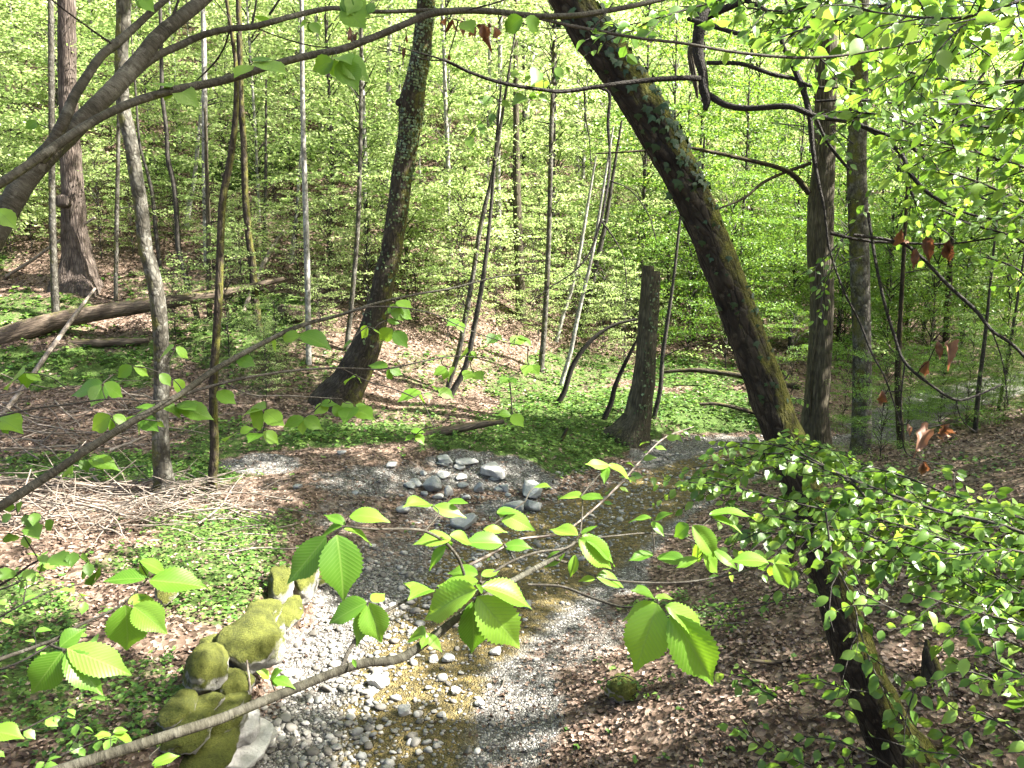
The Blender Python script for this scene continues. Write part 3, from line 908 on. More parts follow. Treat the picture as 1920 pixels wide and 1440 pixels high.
log('dead_pole', 'thin grey dead pole leaning across both fallen logs at far left', [(-5, 790, 9), (45, 725, 10), (95, 655, 9), (140, 592, 8), (178, 541, 5)], M['dead_wood'], 'dead branch', G(-5, 800)[1], yl0 + 1.0, 7, .05)
yq = G(1180, 712)[1]
log('fallen_log', 'long mossy fallen trunk lying across the sunlit herbs behind the snag', [(1240, 698, 5), (1300, 694, 9), (1360, 700, 10), (1430, 712, 11), (1500, 726, 12)], M['bark_dark'], 'log', yq, yq - 1)
log('fallen_branch', 'dark crooked branch lying on bright herbs left of the leaning trunk', [(1312, 757, 5), (1350, 758, 7), (1385, 766, 8), (1432, 778, 8)], M['bark_dark'], 'dead branch', G(1380, 782)[1], None, 8, .1)
log('fallen_log', 'dark rotting log at the rim of the green herb strip', [(800, 815, 16), (850, 806, 17), (905, 795, 14), (945, 790, 8)], M['log_wood'], 'log', G(870, 818)[1], None, 12, .15)
log('fallen_branch', 'short black branch stuck in the herbs right of the dark log', [(1052, 826, 8), (1058, 815, 7), (1064, 802, 5)], M['bark_dark'], 'dead branch', G(1052, 830)[1], None, 7, .1)
log('fallen_branch', 'forked pale stick lying on the right shore gravel', [(905, 1335, 5), (922, 1312, 5), (940, 1290, 4), (946, 1270, 3)], M['dead_wood'], 'stick', G(922, 1318)[1] - .1, G(946, 1275)[1], 6, .05)
log('fallen_branch', 'dark curved branch on the litter left of the leaning trunk foot', [(1405, 1238, 6), (1450, 1242, 9), (1490, 1236, 8), (1530, 1220, 6)], M['bark_dark'], 'dead branch', G(1460, 1246)[1], None, 8, .1)
log('fallen_branch', 'thin bleached stick propped against the mossy bank wall', [(475, 1420, 4), (472, 1350, 4), (468, 1280, 4), (463, 1238, 3)], M['dead_wood'], 'stick', G(475, 1425)[1], G(463, 1300)[1] - .3, 6)
log('fallen_branch', 'bleached stick running down from the herbs to the gravel', [(425, 1045, 4), (470, 1085, 4), (520, 1115, 4), (565, 1142, 3)], M['dead_wood'], 'stick', G(425, 1055)[1], G(565, 1150)[1] - .4, 6)

log('fallen_branch', 'bleached dead branch propped between the thin dark trees above the long log', [(447, 610, 7), (466, 560, 8), (492, 500, 9), (512, 462, 8), (533, 432, 7)], M['dead_wood'], 'dead branch', G(450, 612)[1] + .5, G(520, 500)[1], 8, .06)
log('fallen_branch', 'thin dead branch sloping across the slope left of the thick ridged tree', [(12, 518, 6), (60, 488, 6), (110, 452, 5), (178, 408, 4)], M['dead_wood'], 'dead branch', G(20, 525)[1], G(20, 525)[1] - .4, 7, .06)
make_rock('rotten_stump', 'small reddish brown rotten stump with moss on the slope left of the speckled pole', 545, 590, 20, 18, M['log_wood'], 611, cat='stump', amp=.5, facets=4)
def brush(name, label, region, n, seed, mat, len_px=(50, 190), lift=.35, w=(1.4, 4.4), flat=.25):
    r = np.random.default_rng(seed)
    c = G(region[0], region[1])
    t = thing(name, label, 'brush pile', tuple(c))
    aa, ra = r.random(n) * 6.28, np.sqrt(r.random(n))
    GG = ground_hit(region[0] + region[2] * ra * np.cos(aa), region[1] + region[3] * ra * np.sin(aa))[0]
    for k in range(n):
        g = GG[k]
        dep = project(g)[2]
        L = r.uniform(*len_px) * dep / FPX
        az = r.normal(0, .55) + (math.pi if r.random() < .5 else 0)
        if r.random() < .18:
            az = r.random() * 6.28
        d = np.array([math.cos(az), math.sin(az) * .8, r.normal(.02, flat)])
        d = d / np.linalg.norm(d)
        pts = []
        p = g + np.array([0, 0, r.uniform(.02, lift)]) - d * L * .5
        for q in range(5):
            pts.append(p.copy())
            d = nrm(d + r.normal(0, .16, 3) * np.array([1, 1, .6]))
            p = p + d * L / 4
        pts = np.array(pts)
        pts[:, 2] = np.maximum(pts[:, 2], g[2] + .01)
        w0 = r.uniform(*w) * (2.0 if r.random() < .07 else 1) * .5 * dep / FPX
        mb = MB()
        tube(mb, pts, np.linspace(w0, w0 * .4, 5), 7, 5, 0, tint=r.random())
        mb.build('twig', mat, t, tuple(c))
    return t
brush('brush_pile', 'sunlit heap of bleached twigs spread below the mottled tree', (200, 962, 300, 52), 270, 5, M['dead_wood'], lift=.40)
brush('brush_pile', 'shaded tangle of grey dead branches in front of the fallen logs', (130, 815, 230, 60), 80, 6, M['dead_wood'], (40, 170), .5, flat=.4)
brush('brush_pile', 'few pale sticks strewn over the herbs right of the mottled tree', (455, 1000, 110, 50), 22, 8, M['dead_wood'], (60, 190), .12)

# ------------------------------------------------------------------ crowns
def spray(mb, r, base, tip, width, n, L, tmpl, droop=.12, jit=.42, mi=0, wid=.62, twigs=True):
    """a flat spray of leaves between base and tip, as beech and hornbeam hold them"""
    ax = tip - base
    ln = np.linalg.norm(ax)
    ax = ax / ln
    lat = nrm(np.cross(ax, [0, 0, 1.0]))
    s = r.beta(1.3, 1.1, n)
    wprof = np.sqrt(np.clip(s * (1.12 - s), 0, 1)) * 2
    q = r.uniform(-1, 1, n)
    q = np.round(q * 4 + r.normal(0, .22, n)) / 4 if twigs else q
    y = q * wprof * width * .5
    P = base + ax * (s * ln + np.abs(y) * .35)[:, None] + lat * y[:, None]
    P[:, 2] += r.normal(0, .035, n) * ln - droop * (np.abs(y) / max(width, .01)) * ln * .6 - droop * s * s * ln
    X = ax * .6 + lat * (np.sign(y) * .8)[:, None] + r.normal(0, .35, (n, 3)) + np.array([0, 0, -.18])
    N = np.array([0, 0, 1.0]) + r.normal(0, jit, (n, 3))
    leaf_batch(mb, P, X, N, L * r.uniform(.7, 1.25, n), tmpl, wid, mi, r)
def crown_mesh(seed, z0, z1, rad, nspray, per, L, mat, low=.6, tmpl=LEAF4, jit=.45, limbs=True, power=1.0, loose=False):
    r = np.random.default_rng(seed)
    mb = MB()
    for k in range(nspray):
        f = ((k + r.random()) / nspray) ** power
        z = z0 + (z1 - z0) * f
        prof = (low + (1 - low) * math.sin(min(f * 1.5, 1) * 1.57)) * (1 - max(f - .72, 0) * 2.3)
        rr = rad * max(prof, .18) * r.uniform(.55, 1.15)
        a = r.uniform(0, 6.28) if loose else k * 2.4 + r.normal(0, .5)
        if loose:
            z += r.normal(0, .25)
            rr = rad * r.uniform(.45, 1.15) * (1 - max(f - .8, 0) * 2)
        d = np.array([math.cos(a), math.sin(a), r.normal(.10, .12)])
        s0 = r.uniform(.1, .5)
        base = np.array([0, 0, z]) + d * rr * s0
        tip = np.array([0, 0, z + r.normal(0, .15)]) + d * rr
        spray(mb, r, base, tip, rr * (1 - s0) * r.uniform(.7, 1.1), int(per * r.uniform(.5, 1.4)), L, tmpl, r.uniform(0, .16), jit)
        if limbs:
            tube(mb, [np.array([0, 0, z - .25 * rr]), (base + [0, 0, z - .04]) / 2 + [0, 0, z * .0] if False else base * .5 + np.array([0, 0, z - .1 * rr]) * .5, tip], [.018 * rr / 2 + .006, .012, .004], 5, 3, mi=1, cap=False)
    return mb.mesh('crown', [mat, M['bark_thin']])
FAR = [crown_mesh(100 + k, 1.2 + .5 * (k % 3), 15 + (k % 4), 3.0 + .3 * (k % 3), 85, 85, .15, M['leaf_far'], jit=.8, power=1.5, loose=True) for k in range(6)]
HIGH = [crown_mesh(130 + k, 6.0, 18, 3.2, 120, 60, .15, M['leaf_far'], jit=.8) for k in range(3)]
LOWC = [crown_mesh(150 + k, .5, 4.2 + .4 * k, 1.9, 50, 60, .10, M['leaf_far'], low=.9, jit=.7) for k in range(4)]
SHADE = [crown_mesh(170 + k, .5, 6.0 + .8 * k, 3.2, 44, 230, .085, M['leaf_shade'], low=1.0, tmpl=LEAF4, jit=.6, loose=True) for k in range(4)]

def trunk_mesh(seed, h, rad, mat, lean=.02, sides=8):
    r = np.random.default_rng(seed)
    n = 9
    z = np.linspace(-.4, h, n)
    w = np.cumsum(r.normal(0, .045, (n, 2)), 0) * h / 16
    P = np.stack([w[:, 0] - w[1, 0], w[:, 1] - w[1, 1], z], -1)
    rr = rad * np.interp(z / h, [-.1, .03, .5, 1], [1.5, 1.05, .72, .12])
    mb = MB()
    tube(mb, P, rr, 22, sides, .05, 1.5, seed=seed)
    return mb.mesh('trunk', mat)
TR_PALE = [trunk_mesh(200 + k, 17, .10, M['bark_pale']) for k in range(4)]
TR_DARK = [trunk_mesh(220 + k, 17, .10, M['bark_thin']) for k in range(3)]
TR_SAP = [trunk_mesh(240 + k, 4.2, .026, M['bark_thin'], sides=6) for k in range(3)]

def child(name, mesh, parent, loc=(0, 0, 0), rz=0.0, s=1.0, kind=None):
    o = bpy.data.objects.new(name, mesh)
    COL.objects.link(o)
    o.parent = parent
    o.location = loc
    o.rotation_euler = (0, 0, rz)
    o.scale = (s, s, s) if not isinstance(s, tuple) else s
    if kind:
        o['kind'] = kind
    return o

# ------------------------------------------------------------------ trees traced one by one
PLACED = []                                             # (x, y, keep-out radius)
def tree(name, label, pts, mat, base=None, sides=14, rough=.06, ext=6.0, n=60, flute=0.0, crown=None, cz=0, Y=None, group=None, cat='tree', ivy=False, freq=1.5, lean=0.0, cs=1.0):
    """trunk through pixel points (x, y, width), base first, standing where the base pixel meets the ground"""
    bx, by = base or pts[0][:2]
    g = G(bx, by) if Y is None else None
    Y0 = g[1] if Y is None else Y
    P, Rr = [], []
    for i, (px, py, w) in enumerate(pts):
        p = at_y(px, py, Y0 + lean * (i / max(len(pts) - 1, 1)))
        P.append(p)
        Rr.append(w * .5 * project(p)[2] / FPX)
    P, Rr = np.array(P), np.array(Rr)
    root = P[0].copy()
    d0 = nrm(P[0] - P[1]) * np.array([.4, .4, 1])
    P = np.concatenate([[P[0] + d0 * .5], P])
    Rr = np.concatenate([[Rr[0] * 1.15], Rr])
    if ext:
        d1 = nrm(P[-1] - P[-2]) * .7 + np.array([0, 0, .3])
        P = np.concatenate([P, [P[-1] + d1 * ext * .5, P[-1] + d1 * ext]])
        Rr = np.concatenate([Rr, [Rr[-1] * .8, Rr[-1] * .5]])
    t = thing(name, label, cat, tuple(root), group)
    mb = MB()
    tube(mb, P, Rr, n, sides, rough, freq, flute, seed=len(PLACED) * 1.37)
    mb.build('trunk', mat, t, tuple(root))
    PLACED.append((root[0], root[1], 1.3))
    if crown is not None:
        top = P[-1] - root
        zc = top[2]
        k = len(PLACED)
        child('crown', crown[k % len(crown)], t, (top[0] * .6, top[1] * .6, cz), k * 1.3, cs, 'stuff')
    t['_p'] = 0
    del t['_p']
    return t, P, Rr
T_OAK = tree('old_tree', 'thick brown ridged tree with a burl, high on the left slope', [(150, 536, 71), (150, 515, 52), (146, 470, 42), (140, 420, 39), (137, 370, 39), (134, 310, 37), (130, 240, 34), (126, 150, 32), (125, 0, 31)],
             M['bark_brown'], sides=26, rough=.14, flute=.5, n=70, freq=2.0)
_t, _P, _R = T_OAK
_c = at_y(118, 378, _P[2][1] - .35)
V_, F_ = rock_shape(55, 3, .25, 0, .05)
MB().add(V_ * np.array([.26, .26, .42]) + _c, F_, rest=V_ * .26).build('burl', M['bark_brown'], _t, tuple(_P[1]))
tree('slender_tree', 'straight slender grey tree just left of the thick ridged tree', [(105, 598, 15), (101, 500, 13), (98, 400, 12), (97, 250, 11), (96, 120, 11), (95, 0, 10)], M['bark_grey'])
T_MOT, P_MOT, R_MOT = tree('mottled_tree', 'grey mottled tree standing beside the sunlit twig heap', [(312, 930, 50), (308, 905, 38), (303, 860, 32), (301, 800, 29), (303, 720, 28), (302, 640, 28), (295, 560, 28), (283, 500, 27), (273, 470, 26), (266, 400, 25), (255, 330, 25), (244, 260, 25), (231, 200, 24), (228, 100, 24), (233, 0, 26)],
              M['bark_grey'], sides=22, rough=.07, flute=.35, n=90, ext=9)
T_DRK, P_DRK, _R4 = tree('thin_dark_tree', 'thin dark tree rising just right of the mottled tree, bent near the top', [(396, 925, 22), (399, 890, 18), (402, 850, 17), (400, 740, 16), (405, 640, 15), (410, 560, 15), (413, 465, 14), (418, 370, 14), (428, 320, 13), (437, 265, 12), (443, 190, 10), (441, 110, 8), (425, 0, 7)],
              M['bark_dark'], sides=12, n=80, ext=4)
tree('thin_dark_tree', 'thin dark straight tree right of the fork, ending on the slope below the long log', [(484, 618, 17), (477, 547, 15), (472, 480, 14), (468, 460, 13), (460, 367, 13), (457, 270, 12), (452, 200, 12), (447, 0, 10)], M['bark_dark'], sides=12)
tree('thin_dark_tree', 'wavy thin dark sapling between the mottled tree and the bent dark tree', [(372, 604, 10), (353, 537, 10), (340, 487, 10), (335, 467, 10), (330, 383, 10), (325, 340, 9), (315, 300, 9), (312, 240, 8), (305, 187, 8), (302, 90, 7), (300, 0, 6)], M['bark_thin'], sides=9, n=80)
tree('thin_dark_tree', 'thin forked dark sapling close behind the mottled tree', [(300, 500, 8), (293, 440, 8), (285, 360, 7), (275, 320, 6), (262, 270, 5), (255, 180, 4)], M['bark_thin'], sides=8, ext=3)
T_IVY, P_IVY, R_IVY = tree('ivy_clad_tree', 'ivy speckled tree with a knobbly bend, leaning right above the slope', [(636, 760, 84), (643, 742, 66), (655, 720, 54), (688, 650, 48), (709, 580, 43), (722, 513, 42), (732, 480, 39), (745, 400, 40), (754, 330, 39), (768, 250, 41), (772, 192, 47), (780, 150, 40), (789, 100, 36), (800, 0, 34)],
              M['bark_dark'], sides=26, rough=.10, flute=.4, n=110, ext=8, base=(640, 757))
_k = at_y(756, 192, P_IVY[11][1] - .12)
MB().add(V_ * np.array([.20, .2, .22]) + _k, F_, rest=V_ * .2).build('knob', M['bark_dark'], T_IVY, tuple(P_IVY[1]))
T_SNAG, P_SNAG, R_SNAG = tree('tree_stump', 'tall broken snag with a flat jagged top beside the bright herbs', [(1180, 824, 74), (1186, 806, 54), (1196, 780, 40), (1203, 740, 37), (1207, 720, 37), (1213, 640, 37), (1218, 560, 37), (1220, 524, 36), (1221, 508, 33)], M['bark_olive'],
              sides=24, rough=.08, flute=.7, n=70, ext=0, cat='snag')
_P, _R = path_y([(1214, 540, 24), (1215, 515, 24), (1215, 498, 21)], P_SNAG[1][1] - .05)
mb = MB()
tube(mb, _P, _R, 10, 12, .15, 2)
mb.build('splinter', M['bark_olive'], T_SNAG, tuple(P_SNAG[1]))
T_FUR, P_FUR, _ = tree('furrowed_tree', 'furrowed olive brown tree with vine stems, right behind the leaning trunk', [(1524, 850, 60), (1527, 810, 48), (1530, 760, 43), (1535, 700, 43), (1540, 600, 42), (1541, 540, 42), (1538, 480, 46), (1538, 400, 48), (1545, 300, 40), (1547, 220, 39), (1549, 140, 38), (1552, 0, 36)], M['bark_olive'], base=(1524, 838),
              sides=26, rough=.10, flute=.4, n=100, ext=7, freq=2.2)
for k, (o, seed) in enumerate([(-14, 1), (4, 2), (13, 3), (-5, 4), (9, 5)]):
    pts = [(1527 + o * .8 + 2 * math.sin(seed), 800, 5), (1534 + o, 700, 5), (1541 + o * .8 + 3 * math.sin(seed * 2), 600, 4), (1540 + o, 480, 5), (1540 + o * .7, 400, 4), (1546 + o * .9, 280, 4), (1548 + o * .6, 150, 3)]
    P_, R_ = path_y(pts, P_FUR[1][1] - .21)
    mb = MB()
    tube(mb, P_, R_, 40, 6, .1, 2, seed=seed)
    mb.build('vine_stem', M['bark_olive'], T_FUR, tuple(P_FUR[1]))
for pts in ([(1517, 362, 12), (1493, 333, 11), (1467, 317, 9), (1403, 300, 8), (1340, 286, 7), (1280, 276, 6), (1200, 283, 4), (1118, 288, 3)], [(1520, 306, 7), (1467, 325, 6), (1430, 343, 6), (1397, 370, 5), (1347, 392, 4)]):
    P_, R_ = path_y(pts, P_FUR[1][1] - .15, P_FUR[1][1] - 1.0)
    mb = MB()
    tube(mb, P_, R_, 40, 8, .06, 2)
    mb.build('limb', M['bark_dark'], T_FUR, tuple(P_FUR[1]))
T_BEE, P_BEE, _ = tree('mottled_beech', 'smooth grey lichen flecked beech with a sunlit right edge', [(1612, 858, 42), (1614, 830, 36), (1616, 750, 35), (1616, 650, 33), (1612, 500, 35), (1609, 400, 36), (1606, 300, 35), (1609, 220, 33), (1611, 150, 32), (1614, 0, 30)], M['bark_grey'], base=(1612, 850),
              sides=24, rough=.03, n=80, ext=7)

# the main leaning trunk in front of the right bank
LEAN_PTS = [(1700, 1452, 124), (1690, 1425, 104), (1665, 1380, 84), (1614, 1256, 76), (1589, 1185, 74), (1560, 1096, 70), (1532, 1008, 70), (1500, 900, 72), (1470, 820, 72), (1462, 800, 71), (1434, 720, 71), (1404, 640, 70), (1345, 480, 67), (1312, 400, 68), (1273, 320, 70), (1230, 240, 72), (1180, 160, 76), (1110, 60, 78), (1060, -20, 74), (1000, -130, 66)]
T_LEAN, P_LEAN, R_LEAN = tree('leaning_tree', 'big dark mossy trunk leaning left across the right half of the photo', LEAN_PTS, M['bark_lean'], base=(1690, 1425), sides=64, rough=.13, flute=.35, n=300, ext=3.0, freq=2.4)
# small broken snag stem hugging its right side, and the mossy stump at its foot
_yb = P_LEAN[1][1]
log('tree_stump', 'mossy rotten stump in the dark hollow right of the leaning trunk foot', [(1775, 1460, 100), (1768, 1400, 74), (1756, 1330, 56), (1748, 1270, 40), (1741, 1225, 24), (1738, 1200, 7)], M['bark_lean'], 'stump', _yb + .55, _yb + .9, 26, .34)
log('dead_branch', 'short mossy dead stem against the shaded left side of the leaning trunk', [(1478, 1060, 16), (1486, 1020, 18), (1494, 975, 17), (1497, 940, 12)], M['bark_dark'], 'dead branch', G(1478, 1062)[1], None, 10, .1)

def twiggy(t, P, Rr, seed, n=8, f0=.35, leaf=.075, per=26, mat='leaf_far', ln=(.5, 1.5)):
    r = np.random.default_rng(seed)
    Q, rr = resample(P, Rr, 100)
    mb, lb = MB(), MB()
    for k in range(n):
        i = int(99 * r.uniform(f0, .97))
        a = r.uniform(0, 6.28)
        L = r.uniform(*ln)
        d = np.array([math.cos(a), math.sin(a), r.uniform(.0, .5)])
        p1 = Q[i] + d * L * .5 + np.array([0, 0, .04 * L])
        p2 = Q[i] + d * L + np.array([0, 0, -.08 * L])
        tube(mb, [Q[i], p1, p2], [max(rr[i] * .35, .006), .006, .003], 8, 5, .1, cap=False)
        if per:
            for q in range(3):
                b = Q[i] + (p2 - Q[i]) * (.35 + .25 * q)
                d2 = nrm(np.array([d[0], d[1], 0]) + r.normal(0, .6, 3) * np.array([1, 1, .2]))
                spray(lb, r, b, b + d2 * L * .6, L * .45, per, leaf, LEAF4, .12, .6)
    mb.build('limb', M['bark_thin'], t, tuple(t.location), kind='stuff')
    if lb.n:
        lb.build('foliage', M[mat], t, tuple(t.location), kind='stuff')
# thin trunks of the wood behind, each where the photo shows it: (label, points, material)
TH = [
 ('pale thin tree left of the mottled tree, foot among slope herbs', [(217, 562, 8), (219, 400, 8), (222, 250, 7), (222, 100, 6)], 'bark_grey'),
 ('pale grey tree right of the wavy sapling, sunlit along its length', [(388, 500, 13), (386, 400, 12), (384, 280, 12), (383, 130, 10)], 'bark_pale'),
 ('short pale leaning stub trunk left of the sunlit grey tree', [(350, 425, 11), (356, 380, 10), (364, 335, 8)], 'bark_pale'),
 ('thin brown tree with dark bark behind the bent dark tree', [(393, 605, 11), (392, 520, 10), (391, 440, 9)], 'bark_olive'),
 ('pale sunlit stem between the long log tip and the speckled pole', [(547, 492, 9), (550, 455, 8), (555, 415, 7)], 'bark_pale'),
 ('thin dark stem rising behind the tip of the long log', [(494, 500, 7), (496, 430, 7), (498, 360, 6)], 'bark_thin'),
 ('speckled pale pole standing clear right of the long log', [(579, 682, 11), (577, 560, 11), (574, 430, 11), (568, 230, 9), (566, 60, 8), (565, -30, 7)], 'bark_pale'),
 ('thin grey pole close left of the ivy speckled tree', [(650, 655, 10), (660, 560, 9), (671, 420, 9), (675, 300, 8), (677, 160, 7)], 'bark_grey'),
 ('white sunlit trunk high on the slope left of the knobbly bend', [(726, 360, 10), (727, 230, 9), (729, 120, 9), (733, -20, 8)], 'bark_pale'),
 ('very thin pale stem touching the right side of the ivy speckled tree', [(792, 380, 5), (786, 300, 5), (788, 200, 4)], 'bark_pale'),
 ('left pole of a leaning pair in the centre of the slope', [(838, 735, 10), (860, 660, 10), (872, 600, 10), (886, 520, 9), (902, 420, 9), (925, 320, 7)], 'bark_grey'),
 ('right pole of a leaning pair in the centre of the slope', [(845, 742, 12), (872, 690, 11), (892, 600, 10), (906, 520, 9), (918, 420, 7)], 'bark_thin'),
 ('white thin tree standing straight above the leaning pair', [(908, 430, 7), (914, 300, 7), (917, 180, 7), (918, 50, 6)], 'bark_pale'),
 ('brown straight trunk in deep shade right of the leaning pair', [(977, 598, 20), (975, 520, 19), (972, 450, 18), (969, 350, 16), (968, 240, 12)], 'bark_olive'),
 ('pale wavy tree with a crook high above the shaded brown trunk', [(962, 330, 10), (975, 290, 10), (986, 230, 10), (990, 170, 9), (1000, 90, 8), (1004, 0, 7)], 'bark_pale'),
 ('grey pole with sunlit patches right of the shaded brown trunk', [(1014, 695, 12), (1019, 640, 11), (1026, 520, 10), (1031, 380, 9), (1034, 240, 9), (1041, 50, 7)], 'bark_grey'),
 ('pale pole leaning right beside the grey pole', [(1043, 640, 9), (1056, 590, 8), (1072, 540, 8), (1084, 490, 7)], 'bark_pale'),
 ('white leaning sapling left of the curved sapling', [(1052, 722, 9), (1070, 660, 8), (1082, 600, 8), (1096, 540, 7), (1113, 465, 6)], 'bark_pale'),
 ('dark leaning stem crossing behind the white leaning sapling', [(1088, 628, 13), (1098, 580, 12), (1110, 530, 11), (1124, 470, 10), (1135, 420, 8)], 'bark_thin'),
 ('crooked thin stem close on the right of the tall snag', [(1226, 785, 9), (1238, 730, 9), (1242, 670, 8), (1252, 600, 7), (1262, 530, 6)], 'bark_thin'),
 ('dark thin tree between the tall snag and the leaning trunk', [(1300, 640, 9), (1306, 520, 8), (1312, 420, 7)], 'bark_thin'),
 ('pale thin tree seen over the top of the leaning trunk', [(1398, 300, 9), (1406, 200, 9), (1414, 110, 8), (1418, 0, 7)], 'bark_pale'),
 ('short dark trunk hung with ivy right of the leaning trunk top', [(1368, 350, 11), (1370, 300, 11), (1372, 240, 10)], 'bark_thin'),
 ('dark trunk in the shaded wood right of the lichen flecked beech', [(1703, 575, 15), (1704, 480, 14), (1703, 380, 14), (1702, 260, 13)], 'bark_dark'),
 ('short dark trunk in the far right shade above the brown leaves', [(1772, 700, 15), (1774, 650, 14), (1776, 600, 13)], 'bark_dark'),
 ('dark stem at the stream edge just right of the lichen flecked beech', [(1690, 842, 15), (1686, 780, 14), (1684, 700, 13), (1688, 600, 9)], 'bark_dark'),
 ('straight sapling on the right bank below the twin brown leaves', [(1828, 812, 9), (1836, 720, 8), (1846, 640, 7), (1856, 540, 5)], 'bark_thin'),
 ('thin grey sapling on the right bank in front of the straight one', [(1872, 770, 7), (1886, 690, 6), (1900, 610, 5)], 'bark_thin'),
]
for k, (lab, pts, mt) in enumerate(TH):
    _a = tree('slender_tree', lab, pts, M[mt], sides=9, n=46, ext=5 if pts[-1][1] < 260 else 3.5, rough=.05, crown=HIGH if pts[-1][1] < 120 and pts[0][1] < 760 and k % 2 else None, cz=2.0)
    twiggy(*_a, 900 + k, 9 if pts[-1][1] < 300 else 5, .25)
def sapling_curve(label, pts, mat, w=None):
    return tree('curved_sapling', label, pts, M[mat], sides=9, n=60, ext=0, rough=.06, cat='sapling')
sapling_curve('dark sapling arching up to the right, touching the tall snag', [(1046, 758, 11), (1058, 735, 10), (1072, 690, 10), (1090, 660, 9), (1112, 635, 8), (1150, 610, 6), (1195, 598, 4)], 'bark_black')
sapling_curve('short dark stem leaning towards the left side of the tall snag', [(1133, 786, 11), (1146, 755, 10), (1153, 725, 9), (1168, 690, 8), (1185, 655, 6), (1200, 625, 4)], 'bark_black')

twiggy(T_DRK, P_DRK, _R4, 951, 7, .4, .06, 14)
twiggy(T_MOT, P_MOT, R_MOT, 952, 4, .55, .06, 12)

